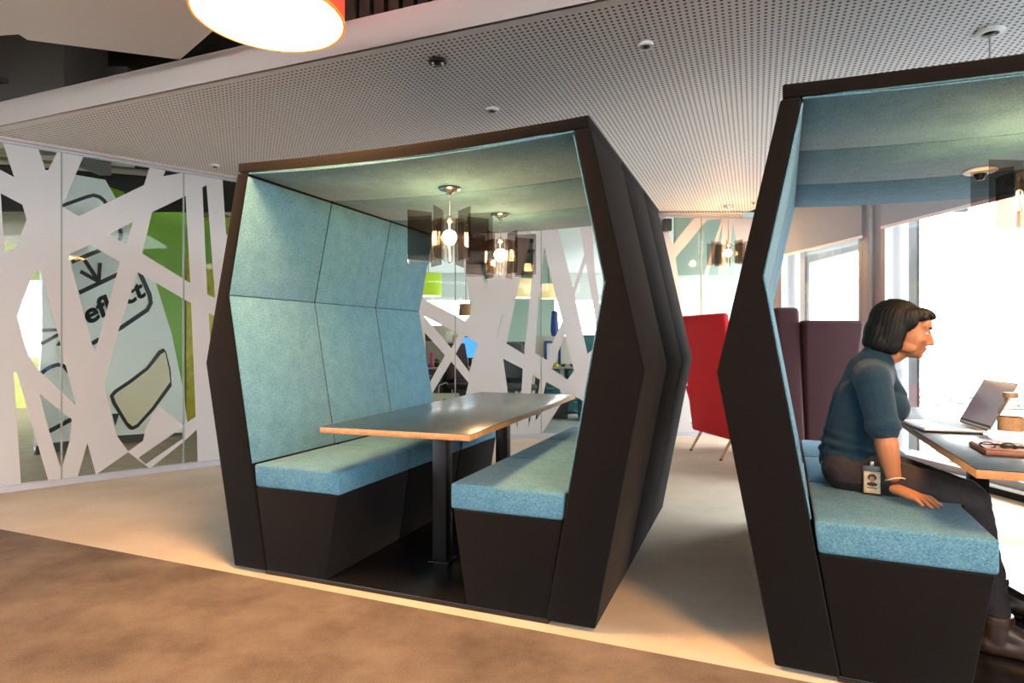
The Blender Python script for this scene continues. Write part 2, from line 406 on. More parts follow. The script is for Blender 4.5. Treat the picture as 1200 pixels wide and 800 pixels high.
# narrow pale edge where the ceiling meets the glass, and the perimeter strip at the windows
g = G()
for P, t0, t1 in ((LW, -1.6, 3.38), (BW, -1.18, 2.72)):
    a, b, c, d = P.pt(t0, 0, .05), P.pt(t1, 0, .05), P.pt(t1, 0, -.03), P.pt(t0, 0, -.03)
    g.prism_z([(q.x, q.y) for q in (a, b, c, d)], ZC-.022, ZC-.001)
struct('trim_4', g, M['fascia'])
# blind recess over the windows
g = G(); n0 = Vector((fac_x(-5)-.42, -5)); n1 = Vector((fac_x(7.4)-.42, 7.4))
g.prism_z([(n0.x, n0.y), (fac_x(-5)+.3, -5), (fac_x(7.4)+.3, 7.4), (n1.x, n1.y)], 2.86, 2.9)
g.prism_z([(n0.x-.02, n0.y), (n0.x, n0.y), (n1.x, n1.y), (n1.x-.02, n1.y)], ZC+.02, 2.9)
struct('ceiling_recess', g, M['white_paint'])
# structural ceiling, far end walls
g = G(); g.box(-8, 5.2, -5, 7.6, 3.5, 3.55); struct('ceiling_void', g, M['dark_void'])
g = G(); g.box(-8, 5.2, -5.1, -5, 0, 2.1); g.box(-8, 5.2, -5.1, -5, 2.9, 3.5); struct('wall_back', g, M['beige'])  # unseen wall behind the camera; gap shaped to let in limited daylight
g = G(); g.box(-8.1, -8, -5, 6, 0, .9); g.box(-8.1, -8, -5, 6, 2.1, 3.5); g.box(-8.1, -8, 2.5, 6, .9, 2.1); struct('wall_side', g, M['beige'])  # unseen side wall; opening added to brighten the left side

# ---- glass walls: channels (structure) > glass panels, joints, film
def glass_wall(name, P, t0, t1, seams, holes_px, ztop):
    g = G()
    for z0, z1, w in ((0, .045, .03), (ztop-.02, ztop, .02)):
        a, b, c, d = P.pt(t0, 0, w), P.pt(t1, 0, w), P.pt(t1, 0, -w), P.pt(t0, 0, -w)
        g.prism_z([(q.x, q.y) for q in (a, b, c, d)], z0, z1)
    w = struct(name, g, M['channel'])
    ss = [t0]+seams+[t1]
    for i in range(len(ss)-1):
        g = G(); a, b = ss[i]+.004, ss[i+1]-.004
        c = [P.pt(a, 0, .006), P.pt(b, 0, .006), P.pt(b, 0, -.006), P.pt(a, 0, -.006)]
        g.prism_z([(q.x, q.y) for q in c], .03, ztop-.01); obj('glass_panel', g, M['glass'], w, smooth=0)
    for s in seams:
        g = G(); c = [P.pt(s-.006, 0, .0095), P.pt(s+.006, 0, .0095), P.pt(s+.006, 0, -.007), P.pt(s-.006, 0, -.007)]
        g.prism_z([(q.x, q.y) for q in c], .045, ztop-.02); obj('glass_joint', g, M['seam'], w, smooth=0)
    zb, zt = .046, ztop-.021
    hs = []
    for poly in holes_px:
        q = [P.sz(*p) for p in poly]
        hs.append([(min(max(t, t0+.01), t1-.01), min(max(z, zb+.004), zt-.004)) for t, z in q])
    me = flat_with_holes([(t0, zb), (t1, zb), (t1, zt), (t0, zt)], hs, .0008)
    me.transform(P.matrix(.0075))
    mesh_obj('patterned_film', me, M['white_film'], w)
    return w
LH = [[(-30, 153), (3.4, 160), (16.5, 207.8), (0, 199), (-30, 185)], [(45, 167), (66.6, 171), (54.4, 203.4)],
      [(97.5, 177), (175, 189), (168.4, 217), (91.9, 253.5), (72.2, 241.9)], [(193.8, 193), (212, 196), (191, 206.6)],
      [(.7, 226.5), (26.2, 240), (31, 257.8), (18.8, 289.7), (5.2, 295.9)], [(127.3, 274.6), (155.3, 260.3), (147.5, 287)],
      [(79.7, 298.4), (105, 286.5), (140.6, 306.9), (110.6, 414.7)],
      [(161, 318.8), (223.7, 355.3), (229, 488), (214, 498), (188, 477), (181, 479), (170, 504), (167.5, 516), (150, 528.5), (136, 509), (131, 492), (122, 450), (139, 386)],
      [(177.8, 248.8), (217.2, 229.6), (222.8, 331.9), (166.3, 297)], [(236.9, 219.7), (241.6, 216.9), (252, 349.7), (242.5, 345)],
      [(244.3, 366.5), (252, 371), (250, 430), (246, 400)], [(260.5, 206), (300, 212), (300, 270), (264.6, 275)],
      [(15.9, 435.3), (19.7, 437), (56.2, 563.5), (24.5, 569)],
      [(19.7, 370.6), (40, 318), (47, 316.5), (50, 326), (70, 400), (80, 440), (89, 475), (71, 458), (44, 432.5), (33, 416)],
      [(46, 461), (62, 474), (84, 491), (81.5, 516), (71.7, 550), (58, 507)], [(102.2, 519), (112, 557), (91, 560)],
      [(150, 529.5), (174, 549.7), (113.4, 556.5)], [(161.9, 536), (213.5, 500.5), (214, 513.5), (170.5, 543.5)],
      [(177.5, 548.5), (215, 517), (230.3, 503), (231.3, 543), (178, 549.5)],
      [(310, 230), (345, 240), (325, 330)], [(350, 270), (385, 330), (355, 450)], [(300, 380), (335, 420), (310, 520)], [(400, 260), (435, 268), (420, 400)], [(430, 380), (450, 400), (440, 500)], [(-40, 300), (-12, 320), (-30, 480)]]
BH = [[(500, 250), (530, 250), (540, 298), (552, 357), (551, 369), (544.5, 376), (534, 369.5), (496, 350), (496, 310)],
      [(497, 370.3), (537.5, 391), (529, 408)], [(498, 389.8), (521.3, 416), (501, 452.5)], [(545.3, 392.8), (559.5, 402), (549.8, 435.5), (534, 414.5)],
      [(528.8, 423.5), (549, 448.3), (545, 466), (540, 480), (503, 480), (502, 468)], [(588.3, 368), (589.4, 368.3), (583, 395), (582, 394.7)],
      [(561, 304.5), (574.5, 306), (570, 340.5)],
      [(624.5, 262), (629.5, 262), (626, 300), (620.8, 350), (614.8, 415.3), (593.5, 402.5), (604.3, 350), (611, 321), (619, 290)],
      [(638, 288), (642, 310), (652, 350), (659, 376), (647, 402), (643, 423), (626.8, 413.5), (631, 350)],
      [(662, 392), (672.5, 434), (665, 444.5), (646.5, 432), (650, 423)], [(652, 262), (679, 262), (684.5, 298), (671.5, 338)],
      [(686, 308), (693.5, 350), (698, 378), (697.5, 407), (688.3, 414.5), (673, 345)], [(693, 262), (705, 262), (716, 330), (703, 358), (697, 320)],
      [(589.5, 420), (612.5, 432), (610.5, 466), (596, 466)], [(623.8, 439.3), (632.5, 444.8), (630, 470), (621, 470)], [(640, 447.5), (656, 456), (660, 466), (635.5, 466)],
      [(602.5, 486), (607.5, 485), (606.3, 502.5)], [(619.8, 481), (624.2, 480), (618.8, 502)], [(628.8, 478), (634.5, 474), (635, 482), (627, 494)],
      [(660, 469), (672, 463), (690, 474), (690, 507.5), (635, 507.5)],
      [(779, 253), (813, 254.2), (787.8, 287), (780, 262)], [(828, 258), (845.5, 256.5), (826, 318), (812, 400), (806, 400), (791, 302)],
      [(846.5, 263), (842.5, 316), (836, 368), (834, 400), (822, 400), (827, 330)], [(858.5, 262), (871, 320), (857, 400), (848, 400), (850, 368), (853, 310)],
      [(712, 300), (738, 280), (748, 400)], [(720, 420), (760, 440), (735, 490)], [(815, 420), (830, 470), (808, 500)], [(884, 280), (895, 300), (888, 420)]]
glass_wall('wall_left', LW, -1.6, 3.385, [LW.sz(X, 400)[0] for X in (72, 215, 370)], LH, ZC-.02)
glass_wall('wall_rear', BW, -1.185, 3.08, [BW.sz(X, 400)[0] for X in (533.5, 634, 734, 821.5, 895)], BH, ZC-.02)

# ---- window front: frames, panes, mullions
FP = Plane(fac_x(7.3), 7.3, .137, -1)         # t grows towards the camera
def fac_t(y): return (7.3-y)*math.hypot(.137, 1)
def fbox(g, t0, t1, z0, z1, o0, o1, mi=0):    # o: offset to the room side (negative: outside)
    c = [FP.pt(t0, 0, o0), FP.pt(t1, 0, o0), FP.pt(t1, 0, o1), FP.pt(t0, 0, o1)]
    g.prism_z([(q.x, q.y) for q in c], z0, z1, mi)
ys = [7.22, 5.62, 3.05, .5, -2.2, -4.9]
# which side is the room?  the plane's positive offset must point to -x
sgn = 1 if FP.pt(0, 0, 1).x < FP.pt(0, 0, 0).x else -1
for i in range(5):
    a, b = fac_t(ys[i])+.11, fac_t(ys[i+1])-.13
    g = G()
    for (p, q, z0, z1) in ((a, a+.05, .06, 2.86), (b-.05, b, .06, 2.86), (a+.05, b-.05, .06, .13), (a+.05, b-.05, 2.80, 2.86)):
        fbox(g, p, q, z0, z1, -sgn*.05, sgn*.03)
    w = struct('window_%d' % (i+1), g, M['frame_grey'])
    g = G(); fbox(g, a+.052, a+.15, .132, 2.798, -sgn*.22, -sgn*.20); fbox(g, b-.15, b-.052, .132, 2.798, -sgn*.22, -sgn*.20)
    obj('pale_reveal', g, M['frame_pale'], w, smooth=0)
    g = G(); fbox(g, a+.15, a+.158, .132, 2.798, -sgn*.22, -sgn*.20); fbox(g, b-.158, b-.15, .132, 2.798, -sgn*.22, -sgn*.20)
    obj('gasket', g, M['black_metal'], w, smooth=0)
    g = G(); fbox(g, a+.05, b-.05, .13, 2.80, -sgn*.012, -sgn*.004); obj('window_pane', g, M['win_glass'], w, smooth=0)
g = G(); fbox(g, -.3, fac_t(-5), -.02, .06, -sgn*.25, sgn*.05); struct('baseboard_right', g, M['black_metal'])
g = G(); fbox(g, -.3, fac_t(-5), .06, .075, -sgn*.05, sgn*.09); struct('trim_5', g, M['frame_pale'])
for i, y in enumerate(ys):
    t = fac_t(y); g = G()
    fbox(g, t-.13, t+.11, .0, 2.86, -sgn*.25, sgn*.03)
    if i: fbox(g, t-.05, t+.03, .0, 2.86, sgn*.03, sgn*.07)
    struct('column_%d' % (i+1), g, M['frame_grey'], bevel=.006)
# roller blinds
def blind(t0, t1, zb, label):
    b = thing('roller_blind', label, 'blind', FP.pt((t0+t1)/2, 0, sgn*.10)); inv = b.location.copy()
    def loc(gg):
        gg.v = [(x-inv.x, y-inv.y, z) for x, y, z in gg.v]; return gg
    g = G(); fbox(g, t0, t1, zb+.012, 2.82, sgn*.099, sgn*.1015); obj('blind_fabric', loc(g), M['blind'], b, smooth=0)
    g = G(); fbox(g, t0, t1, zb-.012, zb+.014, sgn*.093, sgn*.107); obj('bottom_bar', loc(g), M['white_paint'], b, bevel=.003)
    g = G(); fbox(g, t0-.02, t1+.02, 2.79, 2.85, sgn*.07, sgn*.13); obj('roller_tube', loc(g), M['white_paint'], b, bevel=.01)
blind(fac_t(7.0), fac_t(5.66), 2.05, 'grey-beige roller blind half lowered over the window behind the maroon sofa')
blind(fac_t(5.42), fac_t(3.18), 2.09, "grey-beige roller blind over the wide window above the seated woman's table")
# distant city
g = G(); n = 24
for i in range(n):
    pass
g.add([(-1500, -600, -26), (3000, -600, -26), (3000, 3500, -26), (-1500, 3500, -26)], [[0, 1, 2, 3]])
struct('ground_outside', g, M['city'], smooth=0)
# ------------------------------------------------------------------ booths
P1 = (-.5124, 2.6303); P2 = (1.6822, 1.6799)
_u = -.88; _o = (P2[0]+_u*math.cos(YAW2), P2[1]-_u*math.sin(YAW2)); YAW2 -= .013
P2 = (_o[0]-_u*math.cos(YAW2), _o[1]+_u*math.sin(YAW2))
WT, WE, WB, HH, DD, HE = .8627, 1.0708, .886, 1.950, 1.8065, .989
IT, IE, HIE, IB = .806, .924, 1.3155, .693
SPL = [0, .62, 1.23, DD]
def sag(u, k=.030): return k*(1-(u/WT)**2)
def make_booth():
    root = thing('booth', 'x', 'booth')
    for sx in (-1, 1):
        for i in range(3):
            a, b = SPL[i]+(.0015 if i else 0), SPL[i+1]-(.0015 if i < 2 else 0)
            g = G(); poly = [(WB, .016), (WE, HE), (WT+.006, 1.899), (IT, 1.899), (IE, HIE), (IB, .016)]
            g.prism_y([(sx*x, z) for x, z in poly], a, b)
            obj('side_panel', g, M['black_fabric'], root, bevel=.006, seg=3)
            # lining: upper leaning in, lower leaning out
            th = .0055
            g = G(); g.prism_y([(sx*(IE-.001), HIE+.002), (sx*(IT-.001), 1.882), (sx*(IT-.001-th), 1.880), (sx*(IE-.001-th), HIE+.006)], a+.003, b-.001)
            obj('lining_panel', g, M['felt'], root, bevel=.005, seg=3)
            u51 = IB+(IE-IB)*(.515-.016)/(HIE-.016)
            g = G(); g.prism_y([(sx*(u51-.001), .515), (sx*(IE-.001), HIE-.002), (sx*(IE-.001-th), HIE+.001), (sx*(u51-.001-th), .515)], a+.003, b-.001)
            obj('lining_panel', g, M['felt'], root, bevel=.005, seg=3)
            g = G(); g.prism_y([(sx*.350, .021), (sx*(IB-.002), .021), (sx*(IB+.062), .404), (sx*.288, .404)], a+.004, b-.0005)
            obj('bench_base', g, M['black_fabric'], root, bevel=.006, seg=2)
            g = G(); g.prism_y([(sx*.277, .407), (sx*.757, .407), (sx*(u51-.014), .512), (sx*.277, .512)], a+.002, b-.001)
            obj('seat_cushion', g, M['felt'], root, bevel=.012, seg=4)
    for i in range(3):
        a, b = SPL[i]+(.0015 if i else 0), SPL[i+1]-(.0015 if i < 2 else 0)
        us = [-WT+2*WT*k/20 for k in range(21)]
        g = G(); g.prism_y([(u, HH-sag(u, .018)) for u in us]+[(u, 1.905-sag(u, .026)) for u in us[::-1]], a, b)
        obj('roof_panel', g, M['black_fabric'], root, bevel=.006, seg=2)
        us = [-(IT-.003)+2*(IT-.003)*k/20 for k in range(21)]
        g = G(); g.prism_y([(u, 1.904-sag(u)) for u in us]+[(u, 1.896-sag(u)) for u in us[::-1]], a+.003, b-.001)
        obj('lining_panel', g, M['felt'], root, bevel=.004, seg=2)
    g = G(); g.box(-.70, .70, .006, DD-.006, 0, .020); obj('floor_plate', g, M['black_board'], root, bevel=.002)
    for sx in (-1, 1):
        for v in (.07, DD-.07):
            g = G(); g.lathe([(0, 0), (.022, 0), (.024, .004), (.018, .0165), (0, .0165)], 20, (sx*.82, v, 0)); obj('foot', g, M['rubber'], root)
    return root
booth1 = make_booth()
booth1.location = (*P1, 0); booth1.rotation_euler = (0, 0, -YAW1)
booth1['label'] = 'empty black six-sided meeting booth lined in pale blue felt around a bare table'
booth2 = dup(booth1, (*P2, 0), -YAW2, 'black six-sided meeting booth lined in blue felt where the woman sits')
for b in (booth1, booth2): b['group'] = 'felt-lined meeting booths'
def L1(u, v, z): c, s = math.cos(YAW1), math.sin(YAW1); return Vector((P1[0]+u*c+v*s, P1[1]-u*s+v*c, z))
def L2(u, v, z): c, s = math.cos(YAW2), math.sin(YAW2); return Vector((P2[0]+u*c+v*s, P2[1]-u*s+v*c, z))
def on_v2(X, Y, v):                            # sight line met with a plane v = const of booth 2, in its local frame
    c, s = math.cos(YAW2), math.sin(YAW2); d = ray(X, Y)
    t = (v+P2[0]*s+P2[1]*c)/(d.x*s+d.y*c); x, y, z = d.x*t, t, CH+d.z*t
    dx, dy = x-P2[0], y-P2[1]
    return Vector((dx*c-dy*s, dx*s+dy*c, z))

# ---- tables in the booths
TW, TL = .352, .945
def make_table():
    t = thing('table', 'x', 'table')
    g = G(); g.box(-TW, TW, -TL, TL, .698, .7225); top = obj('tabletop', g, M['ply'], t, bevel=.0015)
    g = G(); g.box(-TW+.0008, TW-.0008, -TL+.0008, TL-.0008, .7226, .7252); obj('laminate', g, M['laminate'], top, bevel=.0006)
    for v in (-.45, .45):
        g = G(); g.box(-.0375, .0375, v-.0375, v+.0375, .026, .698); l = obj('leg', g, M['black_metal'], t, bevel=.004)
        g = G(); g.box(-.055, .055, v-.055, v+.055, .0205, .027); obj('foot_plate', g, M['black_metal'], l, bevel=.002)
        g = G(); g.box(-.12, .12, v-.05, v+.05, .688, .698); obj('bracket', g, M['black_metal'], l, bevel=.002)
    return t
c = L1(-.012, .880, 0)
table1 = make_table(); table1.location = (c.x, c.y, 0); table1.rotation_euler = (0, 0, -YAW1+.052)
table1['label'] = 'bare dark-topped table with plywood edge on black posts in the empty booth'
c = L2(-.005, .905, 0)
table2 = dup(table1, (c.x, c.y, 0), -YAW2+.012, 'dark-topped table with plywood edge carrying the open laptop')

# ---- pendant lamps with smoked vanes
def make_pendant(rod):
    t = thing('pendant_lamp', 'x', 'lamp')      # origin on the ceiling
    g = G(); g.lathe([(0, 0), (.052, 0), (.056, -.006), (.050, -.012), (.022, -.020), (.010, -.034), (0, -.034)], 28); obj('canopy', g, M['chrome'], t)
    g = G(); g.tube([(0, 0, -.03), (0, 0, -rod)], .0055, 10); obj('rod', g, M['chrome'], t)
    z = -rod
    g = G(); g.lathe([(0, z+.016), (.012, z+.012), (.024, z-.006), (.024, z-.014), (.014, z-.022), (.014, z-.062), (0, z-.062)], 28); obj('cap', g, M['chrome'], t)
    g = G(); g.lathe([(.024, z-.010), (.094, z-.012), (.094, z-.018), (.024, z-.016), (.024, z-.010)], 36); obj('top_disc', g, M['clear'], t)
    g = G()
    for k in range(28):
        th = 2*PI*k/28; c, s = math.cos(th)*.088, math.sin(th)*.088
        g.tube([(c, s, z-.02), (c, s, z-.205)], .0052, 6)
    obj('glass_rods', g, M['clear'], t)
    g = G(); g.ball((0, 0, z-.094), (.034, .034, .037), 20); obj('bulb', g, M['bulb'], t)
    g = G(); g.tube([(0, 0, z-.130), (0, 0, z-.215)], .004, 8); g.ball((0, 0, z-.215), .009, 10); obj('finial', g, M['chrome'], t)
    for k in range(8):
        th = 2*PI*k/8+.35
        g = G(); g.box(.098, .225, -.0015, .0015, z-.220, z+.022)
        o = obj('vane', g, M['smoke'], t, smooth=0); 
        o.data.transform(Matrix.Rotation(th, 4, 'Z'))
    return t
pl = make_pendant(.155)
zr = 1.896-sag(0)
pl.location = L1(.016, .50, zr); pl['label'] = 'lit pendant lamp with smoked vanes in the empty booth, nearer its open front'
pl['group'] = 'pendant lamps with smoked vanes'
pl.rotation_euler = (0, 0, .2)
p2 = dup(pl, L1(.008, 1.18, zr), .9, 'lit pendant lamp with smoked vanes in the empty booth, nearer the glass wall')
p3 = dup(pl, L2(0, .52, zr), 1.28, 'pendant lamp with smoked vanes over the laptop table, cut by the photo edge')
g = G(); g.lathe([(0, 0), (.062, 0), (.066, -.006), (.058, -.012), (.030, -.018), (.0, -.018)], 28); g.lathe([(.026, -.018), (.012, -.045), (0, -.045)], 20, mi=1)
o = obj('lamp_canopy', g, [M['spot_white'], M['spot_black']]); o.location = L2(-.05, 1.15, zr-.001)
tag(o, 'round white lamp canopy on the blue felt roof of the occupied booth', 'lamp canopy')
# pendant beyond the booths hangs from the perforated ceiling
hp = on_z(841, 249, ZC)
p4 = make_pendant(.42); p4.location = (hp.x, hp.y-.35, ZC); p4['label'] = 'lit pendant lamp with smoked vanes hanging from the ceiling above the red armchair'; p4['group'] = pl['group']

# ---- ceiling fittings
def spot(X, Y, label, dark, r=.055, cable=0, drop=.0):
    p = on_z(X, Y, ZC)
    t = thing('ceiling_spotlight', label, 'spotlight', (p.x, p.y, ZC), group='small fittings in the perforated ceiling')
    m = M['spot_black'] if dark else M['spot_white']
    g = G(); g.lathe([(0, -.001), (r, -.001), (r*1.04, -.008), (r*.94, -.016), (r*.62, -.018), (r*.55, -.010), (0, -.010)], 28); obj('flange', g, m, t)
    g = G(); g.lathe([(r*.54, -.012), (r*.34, -.024), (0, -.027)], 20); obj('reflector', g, M['spot_black'], t)
    if dark:
        for s in (-1, 1):
            g = G(); g.box(s*r*.5-.006, s*r*.5+.006, -.02, .02, -.022, -.017); obj('clip', g, M['spot_white'], t, bevel=.002)
    if cable:
        g = G(); g.tube([(0, 0, -.02), (0, 0, -cable)], .0045, 8); obj('cable', g, M['cable'], t)
    return t
spot(513, 71, 'round black spotlight in the perforated ceiling near its open edge', True, .05)
spot(577, 127, 'small white fitting with dark centre in the ceiling above the empty booth', False, .042)
spot(757, 51, 'pale flat fitting in the perforated ceiling between the two booths', False, .038)
spot(1160, 36, 'white ceiling fitting with a thin cable dropping to the occupied booth roof', False, .060, .64)
spot(252, 193, "pale sprinkler rosette in the ceiling beside the empty booth's far top corner", False, .04)
spot(883, 236, 'tiny white fitting in the ceiling close to the window recess', False, .035)

# black box on the glass wall
t, z = BW.sz(779, 265); p = BW.pt(t, z, .06)
g = G(); g.box(-.045, .045, -.05, .05, -.07, .07); o = obj('door_sensor', g, M['badge_holder'], bevel=.006); o.location = p; o.rotation_euler = (0, 0, math.atan2(.13, 1))
tag(o, 'small black box fixed high on the glass wall behind the empty booth', 'sensor')

# ---- drum lamp by the open ceiling edge
def drum(x, y, z, r, h, label, name='pendant_drum_lamp', shade=None, ring=None, diff=None, zc=3.5):
    t = thing(name, label, 'lamp', (x, y, z))
    g = G(); g.lathe([(r, .006), (r, h), (r-.004, h), (r-.004, .006)], 64); obj('lamp_shade', g, shade or M['red_shade'], t)
    g = G(); g.lathe([(r+.002, 0), (r+.002, .008), (r-.008, .008), (r-.008, 0), (r+.002, 0)], 64); obj('ring', g, ring or M['lamp_ring'], t)
    g = G(); g.lathe([(0, .006), (r-.008, .006), (r-.008, .012), (0, .012)], 64); obj('diffuser', g, diff or M['diffuser'], t)
    g = G(); g.tube([(0, 0, .02), (0, 0, zc-z)], .006, 8); obj('stem', g, M['black_metal'], t)
    return t
drum(-.905, 2.29, 2.30, .272, .30, 'big red drum lamp with glowing white underside by the ceiling edge')
drum(1.35, .55, 2.42, .272, .30, 'added red drum lamp, out of view, lighting the brown carpet before the occupied booth')  # extra lamp added out of view for warm light on the carpet

# ---- white ceiling cloud and the dark void above the edge
z0 = 2.69
poly = [on_z(X, Y, z0) for X, Y in ((211, 70), (256, 31), (330, -80), (-150, -80), (-150, 52), (22, 40.5), (32, 47))]
g = G(); g.prism_z([(p.x, p.y) for p in poly], z0, z0+.03); struct('ceiling_panel', g, M['white_paint'], bevel=.002)
def void_box(name, X0, X1, Y, zlo, zhi, dep, m, label, cat):
    x0, x1 = (X0-600)/FOC*Y, (X1-600)/FOC*Y
    g = G(); g.box(x0, x1, 0, dep, zlo, zhi); o = obj(name, g, m, bevel=.006); o.location = (0, Y, 0)
    return tag(o, label, cat)
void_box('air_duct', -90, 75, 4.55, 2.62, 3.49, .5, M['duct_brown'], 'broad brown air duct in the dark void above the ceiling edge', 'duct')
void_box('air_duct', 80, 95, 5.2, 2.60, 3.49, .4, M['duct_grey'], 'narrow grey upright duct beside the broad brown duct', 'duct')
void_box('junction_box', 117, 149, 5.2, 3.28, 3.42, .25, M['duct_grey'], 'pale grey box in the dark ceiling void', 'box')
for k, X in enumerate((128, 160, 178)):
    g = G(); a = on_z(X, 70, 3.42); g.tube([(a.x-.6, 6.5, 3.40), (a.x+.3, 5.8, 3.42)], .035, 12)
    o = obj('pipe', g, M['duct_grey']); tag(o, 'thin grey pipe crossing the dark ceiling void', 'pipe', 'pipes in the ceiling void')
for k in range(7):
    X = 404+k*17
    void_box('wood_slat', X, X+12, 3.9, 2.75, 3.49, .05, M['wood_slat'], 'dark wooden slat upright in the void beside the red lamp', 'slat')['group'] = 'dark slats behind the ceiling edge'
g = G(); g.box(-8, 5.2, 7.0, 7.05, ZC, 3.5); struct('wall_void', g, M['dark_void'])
# ------------------------------------------------------------------ seating by the windows
def uphols(name, label, cat, base, dirn, length, m, lean, zt, zb, thick, loc_leg, wings=False, seat=True):
    """high-backed seat: local x along the back, local y forward, origin on the floor under the back's foot"""
    ang = math.atan2(dirn[1], dirn[0])
    t = thing(name, label, cat, (base[0], base[1], 0), ang)
    def back_poly(e): return [(e[0]-0, 0)]
    # back: leaning slab; rear face from (y=0,z=zb) to (y=-lean,z=zt)
    g = G(); g.hull8([(0, 0, zb), (length, 0, zb), (length, thick, zb), (0, thick, zb)], [(0, -lean, zt), (length, -lean, zt), (length, -lean+thick*.9, zt), (0, -lean+thick*.9, zt)])
    obj('backrest', g, m, t, bevel=.025, seg=4)
    if seat:
        g = G(); g.hull8([(.06, thick, zb+.05), (length-.06, thick, zb+.05), (length-.06, .74, zb+.05), (.06, .74, zb+.05)], [(.06, thick-.03, .44), (length-.06, thick-.03, .44), (length-.06, .76, .44), (.06, .76, .44)])
        obj('seat', g, m, t, bevel=.03, seg=4)
        for x0, x1 in ((0, .09), (length-.09, length)):
            g = G(); h = zt if wings else .64
            g.hull8([(x0, thick-.02, zb), (x1, thick-.02, zb), (x1, .70, zb), (x0, .70, zb)], [(x0, -lean+thick*.8, h), (x1, -lean+thick*.8, h), (x1, .30 if wings else .66, h-(.0 if wings else .02)), (x0, .30 if wings else .66, h-(.0 if wings else .02))])
            obj('wing' if wings else 'armrest', g, m, t, bevel=.025, seg=4)
    for x in (.13, length-.13):
        for y, dy in ((.05, -.13), (.62, .10)):
            g = G(); g.tube([(x, y, zb+.03), (x, y+dy, .004)], [.016, .011], 12); l = obj('leg', g, loc_leg, t)
            g = G(); g.lathe([(0, 0), (.015, 0), (.015, .012), (0, .012)], 14, (x, y+dy, 0)); obj('foot_cap', g, M['rubber'], l)
    return t
# red armchair: back runs from far (1.84,6.29) to near (2.02,5.5); it faces the windows (+x)
d = Vector((1.84-2.02, 6.29-5.52)); Ln = d.length
# local x = from near... choose x axis so that local +y (forward) points to +x of the room
uphols('armchair', 'red high-backed armchair on splayed legs, seen from behind between the booths', 'armchair', (1.84, 6.29), (2.02-1.84, 5.52-6.29), Ln, M['red_wool'], .145, 1.345, .185, .075, M['oak'])
# maroon sofa, back towards the camera
a = Vector(((928-600)/FOC*4.75, 4.75)); 
b = Vector((3.02, 4.60))
def back_sofa():
    Y = 4.75
    x0 = (905-600)/FOC*Y; x1 = 2.74
    t = thing('sofa', 'maroon high-backed sofa in front of the windows behind the seated woman', 'sofa', (x0, Y, 0), -.06)
    L = x1-x0
    # tall end wing leaning outwards
    g = G(); g.hull8([(.10, -.06, .16), (.24, -.06, .16), (.24, .62, .16), (.10, .62, .16)], [(-.005, -.06, 1.352), (.185, -.06, 1.352), (.185, .45, 1.352), (-.005, .45, 1.352)])
    obj('wing', g, M['maroon'], t, bevel=.035, seg=5)
    g = G(); g.hull8([(L-.16, -.06, .16), (L, -.06, .16), (L, .62, .16), (L-.16, .62, .16)], [(L-.13, -.06, .64), (L+.03, -.06, .64), (L+.03, .60, .62), (L-.13, .60, .62)])
    obj('armrest', g, M['maroon'], t, bevel=.035, seg=5)
    g = G(); g.hull8([(.25, -.02, .16), (L-.17, -.02, .16), (L-.17, .13, .16), (.25, .13, .16)], [(.20, -.10, 1.252), (L-.08, -.10, 1.252), (L-.08, .04, 1.252), (.20, .04, 1.252)])
    obj('backrest', g, M['maroon'], t, bevel=.03, seg=5)
    g = G(); g.box(.25, L-.17, .13, .70, .20, .43); obj('seat', g, M['maroon'], t, bevel=.03, seg=4)
    for x in (.2, L-.12):
        for y in (.02, .56):
            g = G(); g.tube([(x, y, .18), (x, y-.03, .004)], [.016, .011], 12); obj('leg', g, M['oak'], t)
back_sofa()

# ------------------------------------------------------------------ things on the laptop table
TZ = .7253
def make_laptop(label):
    t = thing('laptop', label, 'laptop')         # local x: hinge to front, local y along the hinge, origin at the hinge centre on the table
    g = G(); g.box(.0, .225, -.155, .155, .004, .016); bs = obj('base', g, M['alu'], t, bevel=.004, seg=3)
    g = G()
    for r in range(5):
        for c in range(13): g.box(.030+r*.019, .045+r*.019, -.134+c*.0206, -.117+c*.0206, .0162, .0172)
    obj('keyboard', g, M['key'], bs)
    g = G(); g.box(.140, .210, -.05, .05, .0161, .0166); obj('touchpad', g, M['steel'], bs, bevel=.0002)
    for sx in (.02, .205):
        for sy in (-.135, .135):
            g = G(); g.lathe([(0, 0), (.007, 0), (.007, .0045), (0, .0045)], 12, (sx, sy, 0)); obj('foot', g, M['rubber'], bs)
    tl = math.radians(27); R = Matrix.Translation((0, 0, .016)) @ Matrix.Rotation(-tl, 4, 'Y')
    g = G(); g.box(-.0055, .0, -.155, .155, .002, .212); o = obj('lid', g, M['alu'], t, bevel=.0022, seg=3); o.data.transform(R)
    g = G(); g.box(.0001, .0009, -.147, .147, .020, .204); p = obj('screen', g, M['display'], o); p.data.transform(R)
    g = G(); g.box(.0001, .0010, -.147, .147, .0105, .0195); p = obj('bezel', g, M['key'], o); p.data.transform(R)
    g = G(); g.tube([(0, -.13, .014), (0, .13, .014)], .006, 10); obj('hinge', g, M['key'], t)
    return t
lap = make_laptop('open silver laptop facing the woman on the booth table')
nr, fr = Vector((1.897, 2.447)), Vector((1.985, 2.727)); hd = (fr-nr).normalized(); ctr = (nr+fr)/2
lap.location = (ctr.x, ctr.y, TZ); 
# local +y along the hinge towards the far end; local +x must point to the woman (-x of the room)
lap.rotation_euler = (0, 0, math.atan2(hd.y, hd.x)-PI/2+PI)
lp2 = dup(lap, L2(.30, .80, TZ), None, "second laptop turned away, at the table's far side, cut by the photo edge")
lp2.rotation_euler = (0, 0, -YAW2+.05)
